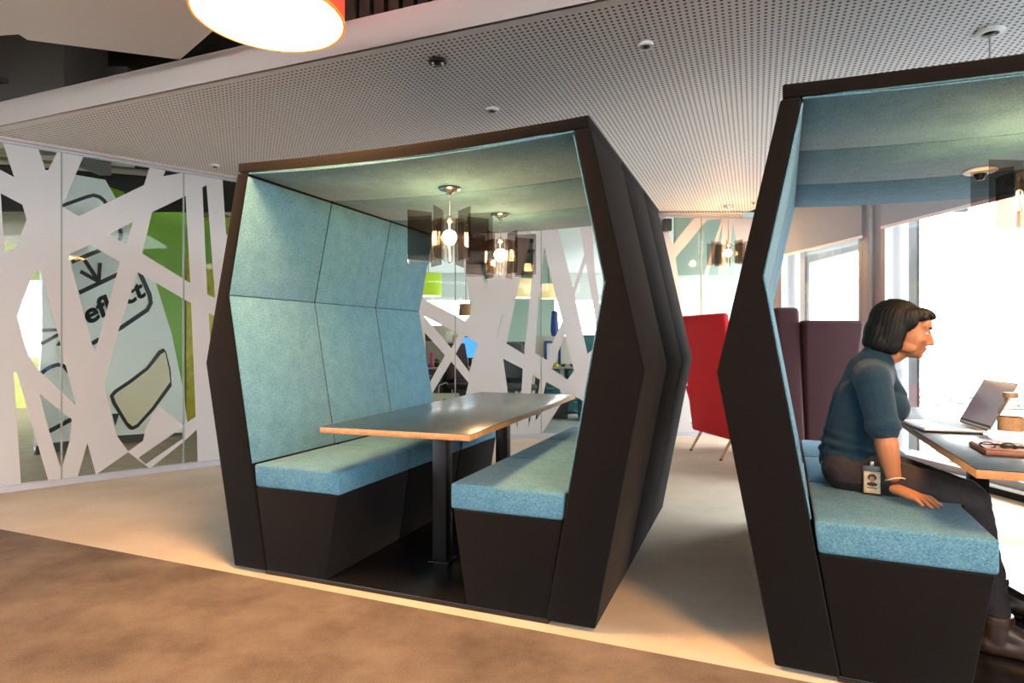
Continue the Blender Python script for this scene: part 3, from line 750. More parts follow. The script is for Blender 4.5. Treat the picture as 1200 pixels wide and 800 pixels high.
# leather folio and what lies on it
f0 = on_z(1135, 522, TZ); f1 = on_z(1155, 533, TZ); f2 = on_z(1203, 536, TZ)
g = G(); a = Vector((f0.x, f0.y)); b = Vector((f1.x, f1.y)); c = Vector((f2.x, f2.y))
d1 = (c-b).normalized(); nn = Vector((-d1.y, d1.x)) if (a-b).dot(Vector((-d1.y, d1.x))) > 0 else Vector((d1.y, -d1.x))
pts = [a, b, b+d1*.24, b+d1*.24+nn*.16, a+d1*.05+nn*.07]
cx = sum((p.x for p in pts))/5; cy = sum((p.y for p in pts))/5
fol = thing('folio', 'brown leather folio with a cut corner at the near table edge', 'folder', (cx, cy, TZ))
g.prism_z([(p.x-cx, p.y-cy) for p in pts], 0, .016); obj('cover', g, M['leather'], fol, bevel=.004, seg=2)
g = G(); g.prism_z([((p.x-cx)*.96, (p.y-cy)*.96) for p in pts], .0165, .019); obj('flap', g, M['leather'], fol, bevel=.001)
ph = on_z(1166, 524, TZ+.02)
t = thing('eyeglasses', 'folded dark eyeglasses on the brown leather folio', 'eyeglasses', (ph.x+.01, ph.y, TZ+.0195), -.5)
for s in (-1, 1):
    g = G(); g.tube([(s*.028+.021*math.cos(k*PI/8), .013*math.sin(k*PI/8), .006+.008*math.sin(k*PI/8)) for k in range(17)], .0022, 6); obj('rim', g, M['phone'], t)
    g = G(); g.tube([(s*.049, .004, .008), (s*.046, .022, .006), (-s*.03, .030+.003*s, .004)], .002, 6); obj('temple', g, M['phone'], t)
g = G(); g.tube([(-.007, .004, .010), (0, .006, .012), (.007, .004, .010)], .002, 6); obj('bridge', g, M['phone'], t)
fp = on_z(1196, 525, TZ+.02); ft = thing('phone', 'black phone lying flat on the brown leather folio', 'phone', (fp.x+.04, fp.y+.02, TZ+.0195), -YAW2)
g = G(); g.box(-.070, .070, -.035, .035, 0, .007); pb = obj('body', g, M['phone'], ft, bevel=.002)
g = G(); g.box(-.062, .062, -.031, .031, .0071, .0076); obj('screen', g, M['display'], pb)
# bottle
bp_ = on_z(1194, 528, TZ)
bt = thing('bottle', 'clear bottle with a brown label and cap beside the leather folio', 'bottle', (bp_.x+.085, bp_.y+.14, TZ))
g = G(); g.lathe([(0, .001), (.036, .001), (.038, .006), (.038, .120), (.034, .135), (.020, .150), (.019, .172), (.0165, .172), (.0175, .150), (.032, .133), (.0355, .120), (.0355, .006), (0, .004)], 32); obj('glass_body', g, M['clear'], bt)
g = G(); g.lathe([(.0388, .048), (.0388, .098), (.0383, .098), (.0383, .048), (.0388, .048)], 32); obj('label_band', g, M['label'], bt)
g = G(); g.lathe([(0, .186), (.021, .186), (.022, .184), (.022, .168), (.0205, .168)], 28); obj('cap', g, M['cap'], bt)

# ------------------------------------------------------------------ the woman (local frame = booth 2 frame: x to her front, y away from the camera)
wo = thing('person', 'seated woman in teal sweater and dark jeans leaning one hand on the seat', 'person', (*P2, 0), -YAW2)
def blob(name, g, m, voxel, smooth, parent, it=2):
    me = bpy.data.meshes.new('tmp'); me.from_pydata(g.v, [], g.f)
    bm = bmesh.new(); bm.from_mesh(me); bmesh.ops.recalc_face_normals(bm, faces=bm.faces); bm.to_mesh(me); bm.free()
    o = bpy.data.objects.new('tmp', me); COL.objects.link(o)
    r = o.modifiers.new('r', 'REMESH'); r.mode = 'VOXEL'; r.voxel_size = voxel
    s = o.modifiers.new('s', 'SMOOTH'); s.factor = .5; s.iterations = smooth
    dg = bpy.context.evaluated_depsgraph_get(); dg.update()
    out = bpy.data.meshes.new_from_object(o.evaluated_get(dg)); bpy.data.objects.remove(o); bpy.data.meshes.remove(me)
    out.polygons.foreach_set('use_smooth', [True]*len(out.polygons))
    return mesh_obj(name, out, m, parent)
VB = .64                                        # mid plane of the body
def V(X, Y, v): return on_v2(X, Y, v)
hipc = Vector((-.640, VB, .590))
waist = Vector((-.625, VB, .700)); chest = Vector((-.560, VB, .860)); upper = Vector((-.535, VB, .955))
neck0 = Vector((-.520, VB, 1.005)); neck1 = Vector((-.470, VB, 1.075))
shR, shL = Vector((-.545, VB-.160, .945)), Vector((-.525, VB+.160, .945))
wrR = Vector((-.487, .405, .575))
elR = V(1036, 506, .425)
# --- skin body: head, neck, trunk, arms, hands, legs in one surface
g = G()
hr = Matrix.Rotation(math.radians(-11), 3, 'Z') @ Matrix.Rotation(math.radians(15), 3, 'Y')     # head pitched forward
hc = Vector((-.421, VB, 1.146))                    # centre of the skull
def hp_(x, y, z): return hc+hr @ Vector((x, y, z)) # x forward, y to her left, z up, head frame
def hball(x, y, z, r, n=20): g.ball(hp_(x, y, z), r, n, rot=hr)
hball(-.014, 0, .020, (.092, .072, .082)); hball(.036, 0, -.022, (.056, .062, .080)); hball(.046, 0, -.070, (.040, .044, .036))
hball(.072, 0, -.088, (.017, .020, .015)); hball(.064, 0, .030, (.026, .052, .034))
for s in (-1, 1):
    hball(.062, s*.033, -.026, (.024, .022, .022)); hball(.030, s*.046, -.066, (.034, .016, .022)); hball(.074, s*.026, .018, (.012, .020, .007)); hball(-.008, s*.072, -.018, (.018, .008, .030))
    hball(.0775, s*.029, .0065, (.006, .014, .0035)); hball(.0770, s*.029, -.0065, (.005, .014, .003))      # lids
    hball(.092, s*.010, -.038, (.009, .007, .007))
g.capsule(hp_(.086, 0, .004), hp_(.1035, 0, -.031), .0075, .0112, 12)
hball(.083, 0, -.056, (.013, .021, .0052)); hball(.0805, 0, -.068, (.013, .018, .0062))
g.capsule(neck0-Vector((.01, 0, .03)), hp_(-.018, 0, -.055), .056, .050, 18); g.capsule(neck1+Vector((.02, 0, -.03)), hp_(.02, 0, -.075), .035, .034, 14)
g.capsule(hipc+Vector((.02, 0, 0)), waist+Vector((.02, 0, 0)), .098, .088); g.capsule(waist+Vector((.02, 0, 0)), chest, .088, .095); g.capsule(chest, upper, .095, .080)
for s in (-1, 1):
    g.capsule(upper, (shR if s < 0 else shL), .075, .052)
# right arm down to the seat
g.capsule(shR, elR, .046, .038); g.capsule(elR, wrR+Vector((-.004, 0, .03)), .041, .027); g.capsule(elR+(wrR-elR)*.25, elR+(wrR-elR)*.6, .041, .034)
# left arm reaching to the table
elL = Vector((-.565, VB+.210, .735)); wrL = Vector((-.520, VB+.120, .680))
g.capsule(shL, elL, .046, .038); g.capsule(elL, wrL, .038, .025)
def hand(w, fwd, up, side, thumb_side, curl):
    """w wrist, fwd fingers, up back of the hand, side = thumb direction"""
    pc = w+fwd*.045
    for k in range(4):
        o = (k-1.5)*.0175*-1
        g.capsule(w+fwd*.008+side*o*.55, w+fwd*.078+side*o, .0165, .0115, 10)
    ln = (.066, .075, .070, .054)                    # index .. little
    for k in range(4):
        o = (1.5-k)*.0205; fan = (1.5-k)*.12
        b0 = w+fwd*.080+side*o
        d = (fwd+side*fan).normalized()
        m1 = b0+d*ln[k]*.42+up*(.005-curl*.2*ln[k]); m2 = m1+(d-up*(.35+curl)).normalized()*ln[k]*.32; m3 = m2+(d-up*(.30+curl)).normalized()*ln[k]*.26
        g.capsule(b0, m1, .0098, .0088, 10); g.capsule(m1, m2, .0088, .0078, 10); g.capsule(m2, m3, .0078, .0066, 10)
    t0 = w+fwd*.018+side*.026-up*.004; t1 = t0+(fwd*.55+side*.75-up*.1).normalized()*.038; t2 = t1+(fwd*.85+side*.45-up*.25).normalized()*.030
    g.capsule(w+fwd*.012+side*.010, t0, .015, .0135, 10); g.capsule(t0, t1, .0125, .0105, 10); g.capsule(t1, t2, .0105, .008, 10)
wr = wrR+Vector((0, 0, -.018))
f_ = (V(1092, 600, .27)-V(1056, 583, .40)); 
fdir = Vector((.72, -.66, -.16)).normalized()
upd = Vector((.12, -.1, 1)); upd = (upd-fdir*upd.dot(fdir)).normalized(); sd = fdir.cross(upd)*1.0
thumb = -sd if (-sd).dot(Vector((1, 1, 0))) > 0 else sd       # thumb of a right hand palm-down lies on her left
hand(wr, fdir, upd, thumb, 1, .05)
fd2 = Vector((.10, -.93, -.30)).normalized(); up2 = Vector((0, .1, 1)); up2 = (up2-fd2*up2.dot(fd2)).normalized(); s2 = fd2.cross(up2)
hand(wrL, fd2, up2, s2 if s2.y < 0 else -s2, 1, .25)
# legs
hjR, hjL = Vector((-.630, VB-.085, .588)), Vector((-.630, VB+.085, .600))
knR, knL = Vector((-.238, .500, .512)), Vector((-.190, .775, .475))
anR, anL = Vector((-.195, .390, .130)), Vector((-.10, .80, .130))
for h_, k_, a_ in ((hjR, knR, anR), (hjL, knL, anL)):
    g.capsule(h_, k_, .078, .052); g.capsule(k_, a_, .050, .036); g.capsule(a_, a_+Vector((.02, 0, -.055)), .036, .034); g.capsule(a_+Vector((-.01, 0, -.072)), a_+Vector((.14, -.01, -.080)), .030, .022)
body = blob('body', g, [M['skin'], M['lip']], .0042, 5, wo)
lipc = hp_(.092, 0, -.062); hi = hr.inverted()
for p in body.data.polygons:
    q = hi @ (Vector(p.center)-hc)
    if q.x > .082 and abs(q.y) < .022 and -.0735 < q.z < -.0515: p.material_index = 1
# eyes and brows
for s in (-1, 1):
    g = G(); g.ball(hp_(.0745, s*.029, .0015), .0115, 16); e = obj('eye', g, M['eye'], wo)
    g = G(); g.ball(hp_(.0835, s*.0285, .0012), (.0035, .0052, .0052), 12, rot=hr); obj('iris', g, M['iris'], e)
    g = G(); g.tube([hp_(.0905, s*.012, .0205), hp_(.0895, s*.024, .0250), hp_(.0800, s*.040, .0235)], [.0024, .0032, .0018], 8); obj('eyebrow', g, M['hair'], wo)
    g = G(); g.tube([hp_(.0860, s*.018, .0050), hp_(.0875, s*.029, .0070), hp_(.0810, s*.041, .0045)], [.0014, .0020, .0014], 8); obj('eyelash', g, M['hair'], wo)
# hair: chin-length bob
g = G()
hball(-.034, 0, .028, (.098, .086, .084)); hball(.030, 0, .074, (.060, .064, .022)); hball(-.072, 0, -.030, (.062, .084, .078))
hball(.066, .004, .066, (.028, .052, .012)); hball(.006, 0, .058, (.060, .078, .038))
for s in (-1, 1):
    hball(-.028, s*.068, -.028, (.046, .022, .082)); hball(-.016, s*.070, -.070, (.034, .018, .040)); hball(-.056, s*.060, -.072, (.048, .030, .042)); hball(.004, s*.066, .034, (.040, .016, .042)); hball(.046, s*.056, .058, (.030, .012, .016))
hball(-.088, 0, -.074, (.040, .070, .040))
hair = blob('hair', g, M['hair'], .005, 4, wo)
nrm = [v.normal.copy() for v in hair.data.vertices]
for v, n in zip(hair.data.vertices, nrm):
    q = hi @ (v.co-hc)
    th = math.atan2(q.y, q.x+.02)
    v.co += n*(.0011*math.sin(th*38+2*math.sin(q.z*25))+.0007*math.sin(th*83+q.z*30))
# sweater
g = G()
g.capsule(Vector((-.598, VB, .640)), Vector((-.590, VB, .70)), .112, .108); g.capsule(Vector((-.590, VB, .70)), Vector((-.555, VB, .86)), .110, .112); g.capsule(Vector((-.555, VB, .86)), upper, .112, .094)
g.capsule(Vector((-.634, VB, .64)), Vector((-.592, VB, .84)), .092, .088); g.capsule(Vector((-.585, VB, .86)), Vector((-.555, VB, .96)), .086, .076)   # rounded back
for s in (-1, 1):
    g.capsule(Vector((-.610, VB+s*.055, .620)), Vector((-.575, VB+s*.06, .86)), .104, .094)
    g.capsule(upper, (shR if s < 0 else shL), .085, .066)
    g.ball((-.462, VB+s*.058, .838), (.056, .060, .062), 18)
g.capsule(Vector((-.54, VB, .98)), Vector((-.512, VB, 1.025)), .082, .066)              # collar roll
g.capsule(Vector((-.50, VB+.03, .985)), Vector((-.43, VB+.05, .885)), .036, .026)       # cardigan front edges
g.capsule(Vector((-.50, VB-.03, .985)), Vector((-.44, VB-.05, .885)), .034, .024)
g.capsule(shR, elR+(shR-elR)*.08, .064, .056); g.capsule(shL, elL, .064, .052)
for k in range(3): g.ball(elR+(shR-elR)*(.08+.07*k), .057+.003*(k % 2), 14)
g.ball(elL, .054, 14)
sw = blob('sweater', g, M['sweater'], .006, 5, wo)
nrm = [v.normal.copy() for v in sw.data.vertices]
for v, n in zip(sw.data.vertices, nrm):                     # knit folds near waist and sleeve
    w = math.exp(-((v.co.z-.68)/.06)**2); v.co += n*(.005*w*math.sin(v.co.z*150+v.co.x*20)+.003*noise.noise(v.co*18))
bm = bmesh.new(); bm.from_mesh(sw.data)                    # open the hem so that it ends above the jeans
bmesh.ops.bisect_plane(bm, geom=bm.verts[:]+bm.edges[:]+bm.faces[:], plane_co=(-.64, VB, .566), plane_no=(.10, 0, -1), clear_outer=True)
bm.to_mesh(sw.data); bm.free()
g = G(); d = (shR-elR).normalized(); q = d.to_track_quat('Z', 'Y'); c0 = elR+d*.004
g.lathe([(.043, 0), (.058, .0), (.061, .010), (.061, .028), (.057, .036), (.045, .036)], 28)
g.v = [tuple(q @ Vector(v)+c0) for v in g.v]; obj('cuff', g, M['sweater'], sw)
# jeans
g = G()
g.capsule(Vector((-.608, VB, .605)), Vector((-.600, VB, .640)), .108, .106)
for s in (-1, 1): g.capsule(Vector((-.625, VB+s*.06, .602)), Vector((-.57, VB+s*.07, .602)), .089, .088)
for h_, k_, a_ in ((hjR, knR, anR), (hjL, knL, anL)):
    g.capsule(h_, h_+(k_-h_)*.5, .090, .080); g.capsule(h_+(k_-h_)*.5, k_, .080, .066); g.ball(k_, .068, 16); g.capsule(k_, a_+Vector((0, 0, .04)), .064, .050)
je = blob('jeans', g, M['denim'], .006, 4, wo)
nrm = [v.normal.copy() for v in je.data.vertices]
for v, n in zip(je.data.vertices, nrm):
    v.co += n*(.004*noise.noise(v.co*22)+.002*noise.noise(v.co*55))
    if v.co.x < -.27 and v.co.z < .5135: v.co.z = .5135+.0*(v.co.z)           # sits on the cushion
# boots
for a_, s in ((anR, -1), (anL, 1)):
    g = G()
    g.capsule(a_+Vector((0, 0, .015)), a_+Vector((.005, 0, -.055)), .050, .046); g.capsule(a_+Vector((-.015, 0, -.075)), a_+Vector((.10, -.012, -.078)), .043, .038)
    g.capsule(a_+Vector((.07, -.008, -.070)), a_+Vector((.165, -.016, -.088)), .040, .026)
    g.capsule(a_+Vector((.03, 0, -.035)), a_+Vector((.10, -.01, -.065)), .042, .036)
    b = blob('boot', g, M['boot'], .005, 3, wo)
    for v in b.data.vertices:
        if v.co.z < .0225: v.co.z = .0225
    g = G(); g.lathe([(.046, .03), (.056, .03), (.060, .012), (.056, -.004), (.046, -.004)], 24, tuple(a_)); obj('boot_cuff', g, M['boot'], b)
# bracelet
d = (wrR+Vector((-.004, 0, .03))-elR).normalized(); q = d.to_track_quat('Z', 'Y'); g = G()
g.tube([tuple(q @ Vector((.0315*math.cos(k*PI/16), .0315*math.sin(k*PI/16), .004*math.sin(k*PI/8)))+wrR+Vector((.002, -.002, .018))) for k in range(33)], .0022, 8); obj('bracelet', g, M['cord'], wo)
# badge hanging at her hip
bl = V(1022, 563, VB-.185)
bw = L2(bl.x, bl.y, bl.z)
bd = thing('badge', "photo identity badge hanging at the woman's hip", 'badge', bw, -YAW2-.15)
g = G(); g.box(-.034, .034, -.002, .002, -.052, .056); h = obj('holder', g, M['badge_holder'], bd, bevel=.0015)
g = G(); g.box(-.027, .027, -.0030, -.0021, -.047, .034); cd = obj('card', g, M['badge'], h)
g = G(); g.ball((0, -.0032, .004), (.010, .0007, .012), 16); obj('portrait_face', g, M['skin'], cd) if False else None
pf = G(); pf.ball((0, -.0034, .006), (.0095, .0006, .0120), 18); pf.ball((0, -.0032, .012), (.0150, .0005, .0135), 18, mi=1); pf.ball((0, -.0033, -.013), (.018, .0005, .008), 18, mi=1)
obj('portrait', pf, [M['skin'], M['ink']], h)
g = G(); g.box(-.016, .016, -.0036, -.0031, -.0290, -.0250); obj('name_line', g, M['ink'], h)
g = G(); g.box(-.006, .006, -.004, .004, .056, .072); obj('clip', g, M['steel'], h, bevel=.001)
# ------------------------------------------------------------------ behind the glass: meeting room
WP = Plane(-4.51, 6.07, .503, .864)
def wp_poly(pts): return [WP.sz(*p) for p in pts]
wb = thing('graphic_board', 'white standing board with bold black key outlines behind the glass wall', 'board', (WP.pt(.6, 0).x, WP.pt(.6, 0).y, 0))
wm = wb.matrix_world.copy(); 
bx, by = WP.pt(.6, 0).x, WP.pt(.6, 0).y
def on_board(name, pts, off, th, m, parent):
    me = flat_with_holes(wp_poly(pts), [], th); me.transform(WP.matrix(off)); me.transform(Matrix.Translation((-bx, -by, 0))); return mesh_obj(name, me, m, parent)
on_board('board', [(48, 199), (86, 205), (122, 211), (135, 234), (152, 268), (181, 331), (200, 392), (213, 455), (219, 500), (219, 506), (167, 508), (136, 510), (62, 518), (40, 522), (48, 400)], 0, .05, M['panel_white'], wb)
on_board('plinth', [(40, 523), (62, 519), (136, 510.5), (167, 508.5), (219, 506.5), (219, 509), (167, 515), (139, 518.3), (79, 527.5), (40, 533)], .01, .04, M['skirting'], wb)
def stroke(pts, w):
    pts = [Vector(p) for p in pts]; l, r = [], []
    for i, p in enumerate(pts):
        t = (pts[min(i+1, len(pts)-1)]-pts[max(i-1, 0)]).normalized(); n = Vector((-t.y, t.x)); l.append(p+n*w/2); r.append(p-n*w/2)
    return [(q.x, q.y) for q in l+r[::-1]]
for pts, w in (([(60, 245), (72, 241), (100, 231), (108, 229), (115, 231), (120, 235), (126, 243), (134, 258), (140, 272), (140, 279), (136, 285)], 4.2),
               ([(82, 307), (116, 293)], 5), ([(91, 343), (137.5, 321)], 5), ([(97, 304), (113.5, 329)], 4.6), ([(92.5, 318), (114, 330)], 4.4), ([(115.5, 308), (114, 331)], 4.4),
               ([(156, 305), (162, 319), (173.5, 345), (175, 355), (171, 363), (140, 384), (106, 402.5)], 5),
               ([(48, 387), (67, 386)], 4), ([(47, 403), (68, 391)], 4), ([(46, 438), (52, 433)], 4.5), ([(58, 429.5), (66, 427), (73, 428.5), (80, 437), (86, 450)], 4.5), ([(56, 505), (83, 490.5)], 5)):
    on_board('black_mark', stroke(pts, w), .028, .004, M['ink'], wb)
on_board('blue_mark', stroke([(52, 433), (58, 429.5)], 4.5), .028, .004, M['blue_graphic'], wb)
on_board('black_mark', [(64, 405), (70, 396), (70, 405)], .028, .004, M['ink'], wb); on_board('black_mark', [(129.5, 484.5), (138, 484), (133.5, 498.5)], .028, .004, M['ink'], wb)
ol = [(190, 408), (184, 411), (170, 430), (150, 445), (132, 457), (127, 463), (129.5, 472), (145, 497), (149.5, 502.5), (153.5, 503.5), (160, 500.5), (178.8, 480), (199.5, 452), (198, 432), (193, 412)]
on_board('key_outline', ol, .028, .004, M['ink'], wb)
cxm, cym = 163, 458
on_board('key_face', [(191.5, 412), (187, 414.5), (172, 433), (152, 448.5), (135.5, 459.5), (131.5, 464), (134, 471), (148, 494.5), (153.5, 499), (158.5, 496.5), (176, 477), (197.5, 447), (196, 432)], .0315, .004, M['cream'], wb)
tx = text_mesh('reflect', 1.0, .02)
bm = bmesh.new(); bm.from_mesh(tx); n0_ = bm.verts[:]+bm.edges[:]+bm.faces[:]
for dx, dy in ((.03, 0), (-.03, 0), (0, .03), (0, -.03), (.022, .022), (-.022, .022), (.022, -.022), (-.022, -.022)):
    r_ = bmesh.ops.duplicate(bm, geom=n0_); bmesh.ops.translate(bm, verts=[e for e in r_['geom'] if isinstance(e, bmesh.types.BMVert)], vec=(dx, dy, 0))
bm.to_mesh(tx); bm.free()
xs = [v.co.x for v in tx.vertices]; wdt = max(xs)
o_ = Vector(WP.sz(87, 387)); e_ = Vector(WP.sz(169.5, 346)); uX = (e_-o_)/wdt
q1, q2 = Vector(WP.sz(110, 378)), Vector(WP.sz(102, 356)); uY = (q2-q1)/.76*1.05
for v in tx.vertices:
    p = o_+uX*v.co.x+uY*v.co.y; v.co = (p.x, p.y, v.co.z*.2+.029)
tx.transform(WP.matrix(0)); tx.transform(Matrix.Translation((-bx, -by, 0))); mesh_obj('lettering', tx, M['ink'], wb)
# green wall running away from the glass, yellow panel on it
g = G(); g.add([(-4.62, 6.9, 0), (-4.30, 6.40, 0), (-4.05, 9.6, 0), (-4.15, 9.6, 0)], []) if False else None
g = G(); g.prism_z([(-4.60, 6.62), (-4.45, 6.60), (-4.16, 10.2), (-4.26, 10.2)], 0, 2.79); 
struct('wall_green', g, M['green_paint'])
def gx(y): return -4.45+(y-6.60)*.29/3.6
y0_, y1_ = 8.12, 9.8
g = G(); g.prism_z([(gx(y0_)+.002, y0_), (gx(y0_)+.022, y0_), (gx(y1_)+.022, y1_), (gx(y1_)+.002, y1_)], .02, 2.2); o = obj('yellow_panel', g, M['yellow'], bevel=.003)
tag(o, 'tall yellow grained panel standing on the lime green wall', 'wall panel')
# far wall of the meeting room with its window, ceiling parts
g = G()
for x0, x1, z0, z1 in ((-12, -8.12, 0, 3.1), (-7.62, -4.2, 0, 3.1), (-8.12, -7.62, 0, .85), (-8.12, -7.62, 2.14, 3.1)): g.box(x0, x1, 10.0, 10.1, z0, z1)
struct('wall_far', g, M['olive'])
g = G()
for b in ((-8.14, -8.08, .82, 2.17), (-7.66, -7.60, .82, 2.17)): g.box(b[0], b[1], 9.97, 10.12, b[2], b[3])
g.box(-8.08, -7.66, 9.97, 10.12, .82, .88); g.box(-8.08, -7.66, 9.97, 10.12, 2.11, 2.17)
w = struct('window_6', g, M['white_paint']); g = G(); g.box(-8.08, -7.66, 10.04, 10.05, .88, 2.11); obj('window_pane', g, M['win_glass'], w)
g = G(); g.prism_z([(-12, 5), (-4.7, 5.0), (-4.3, 6.4), (-4.1, 10.2), (-12, 10.2)], 3.1, 3.15); struct('ceiling_meeting', g, M['duct_grey'])
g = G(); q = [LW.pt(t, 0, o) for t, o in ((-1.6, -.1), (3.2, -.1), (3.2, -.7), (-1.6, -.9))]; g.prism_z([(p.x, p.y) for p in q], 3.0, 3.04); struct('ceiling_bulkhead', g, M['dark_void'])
dl = Vector(((152-600)/FOC*7.2, 7.2, CH+(HOR-203)/FOC*7.2))
t = thing('disc_lamp', 'pale green disc lamp hanging above the green wall behind glass', 'lamp', dl)
g = G(); g.lathe([(0, 0), (.17, 0), (.175, .01), (.17, .03), (0, .035)], 36); obj('disc', g, M['mint'], t)
g = G(); g.tube([(0, 0, .03), (0, 0, 3.1-dl.z)], .006, 8); obj('stem', g, M['black_metal'], t)
for k, yy in enumerate((5.6, 5.95)):
    a = Vector((-6.4, yy, 2.96)); b_ = Vector((-4.0, yy+.9, 2.96))
    g = G(); g.tube([a, b_], .035, 12); o = obj('pipe', g, M['beige']); tag(o, 'beige pipe under the dark ceiling behind the patterned glass', 'pipe', 'pipes behind the patterned glass')
# orange and green shapes seen through the glass near the picture edge
g = G(); g.prism_z([(-7.6, 8.6), (-5.9, 8.9), (-5.9, 8.95), (-7.6, 8.65)], 1.95, 2.9); o = obj('wall_board', g, M['olive'], bevel=.004); tag(o, 'green and yellow patterned board high behind the patterned glass', 'board')
g = G(); g.prism_z([(-6.6, 7.6), (-4.9, 7.9), (-4.9, 7.94), (-6.6, 7.64)], 2.32, 2.75); o = obj('hanging_panel', g, M['beige'], bevel=.004); tag(o, 'plain beige panel hanging behind the patterned glass', 'panel')

# ------------------------------------------------------------------ behind the glass: open office
g = G(); g.box(-4.2, 5.0, 7.45, 17, 2.95, 3.0); struct('ceiling_office', g, M['white_paint'])
for k in range(5):
    y = 8.6+k*1.3
    g = G(); g.box(-1.6+k*.2, .1+k*.15, y, y+.35, 2.93, 2.949); struct('trim_%d' % (6+k), g, M['duct_grey'])
g = G(); g.box(-.9, .9, 13.0, 13.1, 0, 2.95); g.box(-4.2, -1.9, 13, 13.1, 0, 2.95); struct('wall_office', g, M['mint'])
g = G(); g.box(1.7, 2.0, 11.2, 11.5, 0, 2.95); struct('column_7', g, M['mint'])
g = G(); g.box(-4.2, 5, 16.9, 17, 0, .9); g.box(-4.2, 5, 16.9, 17, 2.2, 3); g.box(-4.2, -2.6, 16.9, 17, .9, 2.2); g.box(-.2, .6, 16.9, 17, .9, 2.2); g.box(3, 5, 16.9, 17, .9, 2.2)
struct('wall_end', g, M['white_paint'])  # end wall closed up, openings kept small to dim the office
g = G(); g.box(-4.2, -4.1, 10.2, 17, 0, 3.0); struct('wall_office_side', g, M['mint'])  # added to shut sky light out of the office
g = G(); g.box(4.6, 4.7, 7.5, 17, 0, .6); g.box(4.6, 4.7, 7.5, 17, 2.3, 3.0); g.box(4.6, 4.7, 9.5, 11, .6, 2.3); g.box(4.6, 4.7, 13, 15, .6, 2.3); struct('wall_office_window', g, M['white_paint'])  # added side wall; its window band limits daylight in the office
g = G(); g.box(2.2, 3.5, 8.3, 8.36, 1.98, 2.95); struct('wall_pale', g, M['mint'])
g = G(); g.box(2.2, 3.5, 8.31, 8.35, 0, 1.98); struct('wall_pale_lower', g, M['panel_white'])
def px(X, y): return (X-600)/FOC*y
def pz(Y, y): return CH+(HOR-Y)/FOC*y
def desk(x0, x1, y0, y1, h, label, m_top, m_body, drawers=True):
    t = thing('desk', label, 'desk', ((x0+x1)/2, (y0+y1)/2, 0)); w, d = (x1-x0)/2, (y1-y0)/2
    g = G(); g.box(-w, w, -d, d, h-.028, h); obj('desktop', g, m_top, t, bevel=.003)
    for sx in (-1, 1):
        for sy in (-1, 1):
            g = G(); g.box(sx*(w-.05)-.02, sx*(w-.05)+.02, sy*(d-.05)-.02, sy*(d-.05)+.02, 0, h-.028); obj('leg', g, m_body, t)
    if drawers:
        for k in (-1, 1):
            hw = min(.22, w*.40)
            g = G(); g.box(k*w*.55-hw, k*w*.55+hw, -d+.03, d-.10, .04, h-.04); c_ = obj('pedestal', g, m_body, t, bevel=.004)
            for j in range(3):
                g = G(); g.box(k*w*.55-hw+.015, k*w*.55+hw-.015, -d+.012, -d+.03, .06+j*.205, .25+j*.205); obj('drawer', g, m_body, c_, bevel=.003)
                g = G(); g.box(k*w*.55-.06, k*w*.55+.06, -d+.002, -d+.012, .165+j*.205, .178+j*.205); obj('handle', g, M['steel'], c_) 
    return t
desk(px(480, 9), px(575, 9), 9.0, 9.7, .70, 'cluttered desk with dark drawers behind the glass, beside the blue monitor', M['desk_top'], M['drawer'])
desk(px(585, 9.6), px(625, 9.6), 9.6, 10.3, .72, 'pale desk piled with red folders behind the glass wall', M['paper'], M['paper'])
desk(px(632, 9.2), px(690, 9.2), 9.2, 9.9, .70, 'teal-fronted desk below the blue picture frame', M['desk_top'], M['teal'])
def simple(name, g, m, label, cat, loc=(0, 0, 0), group=None, bevel=.003, rotz=0):
    o = obj(name, g, m, bevel=bevel); o.location = loc; o.rotation_euler = (0, 0, rotz); return tag(o, label, cat, group)
# monitor
def monitor(X, Y, y, w, h, label, rz=0):
    zt = .70
    t = thing('monitor', label, 'monitor', (px(X, y), y, zt), rz)
    g = G(); g.box(-w/2, w/2, -.015, .015, .12, .12+h); c_ = obj('casing', g, M['badge_holder'], t, bevel=.004)
    g = G(); g.box(-w/2+.015, w/2-.015, -.017, -.0155, .135, .105+h); obj('screen', g, M['screen_blue'], c_)
    g = G(); g.box(-.025, .025, .0, .03, .005, .2); g.box(-.11, .11, -.07, .09, 0, .008); obj('stand', g, M['badge_holder'], t, bevel=.002)
    return t
monitor(551, 405, 9.35, .36, .34, 'monitor with a bright blue screen on the cluttered desk', .2)
# bottle, plant pots, boxes and papers on the cluttered desk
bt2 = thing('pink_bottle', 'pink bottle standing on the cluttered desk behind the glass', 'bottle', (px(506, 9.15), 9.15, .70))
g = G(); g.lathe([(0, 0), (.03, 0), (.034, .02), (.028, .12), (.02, .16), (.026, .17), (.026, .22), (0, .22)], 20); obj('flask', g, M['pink'], bt2)
g = G(); g.lathe([(.0265, .185), (.028, .19), (.028, .215), (0, .222)], 20); obj('cap', g, M['pink'], bt2)
t = thing('potted_plant', 'small green plant in a dark pot on the cluttered desk', 'plant', (px(512, 9.2), 9.2, .70))
g = G(); g.lathe([(0, 0), (.035, 0), (.045, .07), (.04, .07), (0, .06)], 18); obj('pot', g, M['badge_holder'], t)
g = G()
for k in range(22):
    a = random.uniform(0, 2*PI); l = random.uniform(.05, .10); e = random.uniform(.5, 1.4)
    p0 = Vector((0, 0, .06)); p1 = p0+Vector((math.cos(a)*math.cos(e), math.sin(a)*math.cos(e), math.sin(e)))*l; s_ = Vector((-math.sin(a), math.cos(a), 0))*.012
    mid = (p0+p1)/2+Vector((0, 0, .01)); g.add([p0, mid+s_, p1, mid-s_], [[0, 1, 2, 3]])
obj('leaves', g, M['leafgreen'], t, smooth=0)
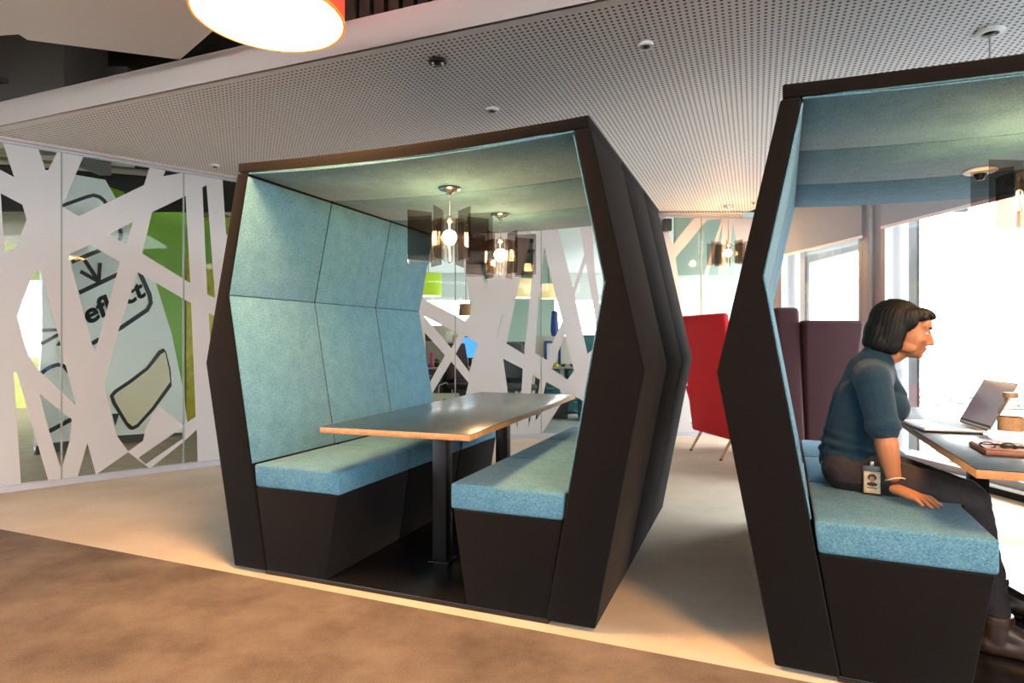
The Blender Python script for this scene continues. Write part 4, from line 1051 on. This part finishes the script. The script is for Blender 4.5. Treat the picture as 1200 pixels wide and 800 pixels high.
g = G(); g.box(-.05, .05, -.04, .04, 0, .05); simple('desk_box', g, M['blue_graphic'], 'small blue box at the corner of the cluttered desk', 'box', (px(500, 9.1), 9.1, .70))
g = G(); g.lathe([(0, 0), (.035, 0), (.038, .09), (.034, .09), (.032, .01), (0, .01)], 18); simple('cup', g, M['badge_holder'], 'black cup on the cluttered desk beside the plant', 'cup', (px(519, 9.15), 9.15, .70), bevel=0)
g = G(); g.box(-.10, .10, -.08, .08, 0, .03); simple('paper_stack', g, M['paper'], 'stack of white paper in front of the blue monitor', 'papers', (px(541, 9.1), 9.1, .70), rotz=.2)
# shelf boards above desk
t = thing('wall_shelf', 'pale shelf with storage boxes above the cluttered desk', 'shelf', (px(518, 9.9), 9.9, 0))
g = G(); g.box(-.5, .45, -.15, .15, 1.06, 1.085); obj('board', g, M['beige'], t)
for sx in (-.46, .41):
    g = G(); g.box(sx-.015, sx+.015, -.02, .15, 0, 1.06); obj('post', g, M['beige'], t)
for k, (dx, w, h, m) in enumerate(((-.28, .10, .14, M['wood_slat']), (-.02, .09, .12, M['beige']), (.12, .05, .16, M['paper']), (.26, .08, .10, M['oak']))):
    g = G(); g.box(-w, w, -.1, .1, 0, h); simple('storage_box', g, m, ['dark wooden box at the end of the pale shelf', 'beige box on the pale shelf above the desk', 'white upright file on the pale shelf', 'light wooden box on the pale shelf above the monitor'][k], 'box', (px(518, 9.9)+dx, 9.9, 1.085))
g = G(); g.box(-.75, .55, 0, .03, 0, 1.35); simple('pin_board', g, M['beige'], 'beige screen standing behind the cluttered desk', 'screen', (px(518, 10.1), 10.12, 0))
g = G(); g.box(-.75, .55, 0, .03, 0, .72); simple('modesty_panel', g, M['drawer'], 'dark panel closing the back of the cluttered desk', 'panel', (px(518, 10.1), 9.76, 0))
# tote bag under the desk
t = thing('tote_bag', 'cream tote bag under the cluttered desk', 'bag', (px(522, 8.85), 8.85, 0))
g = G(); g.hull8([(-.17, -.08, 0), (.17, -.08, 0), (.17, .08, 0), (-.17, .08, 0)], [(-.20, -.03, .34), (.20, -.03, .34), (.20, .03, .34), (-.20, .03, .34)]); obj('pouch', g, M['cream'], t, bevel=.02)
g = G(); g.tube([(-.1, 0, .33), (-.09, 0, .45), (0, 0, .49), (.09, 0, .45), (.1, 0, .33)], .01, 8); obj('strap', g, M['cream'], t)
g = G(); g.box(-.03, .09, -.075, -.055, .08, .26); obj('patch', g, M['maroon'], t)
# office chairs
def office_chair(X, y, rz, m, label):
    t = thing('office_chair', label, 'chair', (px(X, y), y, 0), rz)
    g = G()
    for k in range(5):
        a = k*2*PI/5; g.tube([(0, 0, .09), (.30*math.cos(a), .30*math.sin(a), .06)], [.025, .016], 8)
    b = obj('base', g, M['badge_holder'], t)
    for k in range(5):
        a = k*2*PI/5; g = G(); g.ball((.30*math.cos(a), .30*math.sin(a), .03), .03, 12); obj('caster', g, M['badge_holder'], b)
    g = G(); g.tube([(0, 0, .09), (0, 0, .42)], .028, 12); obj('column', g, M['steel'], t)
    g = G(); g.box(-.24, .24, -.24, .24, .42, .50); obj('seat', g, m, t, bevel=.03, seg=4)
    g = G(); g.hull8([(-.22, .20, .56), (.22, .20, .56), (.22, .26, .56), (-.22, .26, .56)], [(-.19, .28, 1.06), (.19, .28, 1.06), (.19, .33, 1.06), (-.19, .33, 1.06)]); obj('backrest', g, m, t, bevel=.025, seg=4)
    g = G(); g.tube([(0, .1, .44), (0, .29, .48), (0, .30, .66)], .02, 8); obj('back_post', g, M['badge_holder'], t)
    return t
office_chair(552, 8.6, .9, M['maroon'], 'maroon office chair drawn up to the desk with the blue monitor')
ch = office_chair(604, 8.5, .3, M['drawer'], 'grey office chair with a coat over its back')
g = G(); n = 20
for i in range(n+1):
    for j in range(13):
        x = -.24+.48*i/n; s_ = j/12; z = 1.08-.62*s_; y = .335+.03*math.sin(i*1.9)*s_+.015*math.sin(i*3.7+j)
        g.v.append((x*(1+.12*s_), y, z)); g.v.append((x*(1+.12*s_), y+.02, z))
def gi(i, j, k): return (i*13+j)*2+k
for i in range(n):
    for j in range(12):
        for k in (0, 1): g.f.append([gi(i, j, k), gi(i+1, j, k), gi(i+1, j+1, k), gi(i, j+1, k)]); g.mi.append(0)
for j in range(12):
    for i in (0, n): g.f.append([gi(i, j, 0), gi(i, j, 1), gi(i, j+1, 1), gi(i, j+1, 0)]); g.mi.append(0)
for i in range(n):
    for j in (0, 12): g.f.append([gi(i, j, 0), gi(i, j, 1), gi(i+1, j, 1), gi(i+1, j, 0)]); g.mi.append(0)
o = obj('coat', g, M['grey_cloth'], smooth=60); o.location = ch.location; o.rotation_euler = ch.rotation_euler; tag(o, 'creased grey coat hung over the office chair back', 'coat')
for k in range(5):
    g = G(); g.box(-.16, .16, -.11, .11, 0, .022); simple('folder', g, M['red_paper'] if k % 2 == 0 else M['paper'], ['red folder at the bottom of the pile on the pale desk', 'white folder second from the bottom of the pile', 'red folder in the middle of the pile on the pale desk', 'white folder second from the top of the pile', 'red folder on top of the pile on the pale desk'][k], 'folder', (px(605, 9.8)+.01*(k % 3), 9.8, .72+.0225*k), 'pile of folders', .002, .1*k)
g = G(); g.box(-.7, .7, 0, .03, 0, 1.02); simple('desk_screen', g, M['paper'], 'low pale screen behind the pile of folders', 'screen', (px(605, 10.3), 10.33, 0))
# blue picture frame on a beige partition
g = G(); g.box(-.32, .30, 0, .05, 0, 1.17); simple('partition_screen', g, M['beige'], 'beige partition screen carrying the blue picture frame', 'screen', (px(650, 10.0), 10.0, 0))
t = thing('picture_frame', 'blue picture frame on the beige partition behind the glass', 'picture frame', (px(647.5, 9.97), 9.975, .89))
g = G()
for b in ((-.135, -.095, -.20, .20), (.095, .135, -.20, .20), (-.095, .095, .16, .20), (-.095, .095, -.20, -.16)): g.box(b[0], b[1], -.012, .012, b[2], b[3])
obj('frame', g, M['blue_frame'], t, bevel=.003); g = G(); g.box(-.095, .095, .0, .008, -.16, .16); obj('sheet', g, M['paper'], t)
g = G(); g.lathe([(0, 0), (.05, 0), (.055, .05), (.045, .055), (0, .055)], 18); simple('tape_roll', g, M['yellow'], 'yellow bowl on the teal-fronted desk', 'bowl', (px(650, 9.3), 9.3, .70), bevel=0)
g = G(); g.box(-.05, .05, -.04, .04, 0, .04); simple('tissue_box', g, M['screen_blue'] if False else M['blue_frame'], 'small blue box on the teal-fronted desk', 'box', (px(640, 9.3), 9.3, .70))
for k in range(4):
    g = G(); g.box(-.045, .045, -.03, .03, 0, .03+.01*(k % 2)); simple('desk_item', g, M['key'] if k % 2 else M['paper'], ['white pad on the teal desk beside the yellow bowl', 'dark phone base on the teal-fronted desk', 'white box second along the teal desk', 'dark box at the end of the teal desk'][k], 'desk item', (px(655+5*k, 9.35), 9.35, .70))
# things further right
g = G(); g.box(-.16, .16, -.2, .2, .0, 1.18); simple('cabinet', g, M['teal'], 'teal cabinet behind the glass beside the booth edge', 'cabinet', (px(692, 8.6), 8.6, 0), bevel=.006)
g = G(); g.box(-.12, .12, -.1, .1, 0, .22); simple('floor_box', g, M['drawer'], 'dark grey box on the office floor behind the glass', 'box', (px(655, 8.75), 8.75, 0), bevel=.01)
g = G(); g.lathe([(0, 0), (.05, 0), (.07, .1), (.05, .40), (0, .42)], 16); simple('rolled_banner', g, M['blue_frame'], 'dark blue rolled cloth standing on the beige partition', 'roll', (px(650, 10.02), 10.025, 1.17), bevel=0)
# office lamps
drum(px(502, 9), 9.0, pz(347, 9), .19, .33, 'lime green drum lamp behind the glass over the cluttered desk', shade=M['lamp_lime'], ring=M['lamp_lime'], diff=M['lamp_glow'], zc=2.95)
drum(px(546, 10.3), 10.3, pz(370, 10.3), .12, .20, 'beige patterned drum lamp behind the glass, smaller than the lime one', shade=M['label'], ring=M['paper'], diff=M['lamp_glow'], zc=2.95)
drum(px(612, 10), 10.0, pz(349, 10), .20, .30, 'cream drum lamp glowing underneath, behind the glass above the folders', shade=M['lamp_cream'], ring=M['lamp_cream'], diff=M['lamp_glow'], zc=2.95)
drum(px(643, 11), 11.0, pz(350, 11), .16, .26, 'cream drum lamp behind the glass above the blue picture frame', shade=M['lamp_cream'], ring=M['lamp_cream'], diff=M['lamp_glow'], zc=2.95)

# ------------------------------------------------------------------ light
W = bpy.data.worlds.new('sky'); S.world = W; W.use_nodes = True
bg = W.node_tree.nodes['Background']; bg.inputs['Color'].default_value = (.93, .97, 1.0, 1); bg.inputs['Strength'].default_value = 14.0
S.view_settings.view_transform = 'Standard'; S.view_settings.look = 'None'; S.view_settings.gamma = 1; S.view_settings.use_curve_mapping = False
S.view_settings.exposure = 0.42
S.cycles.max_bounces = 10; S.cycles.transparent_max_bounces = 24; S.cycles.diffuse_bounces = 6
S.cycles.sample_clamp_indirect = 6; S.cycles.use_denoising = True
S.cycles.caustics_reflective = False; S.cycles.caustics_refractive = False
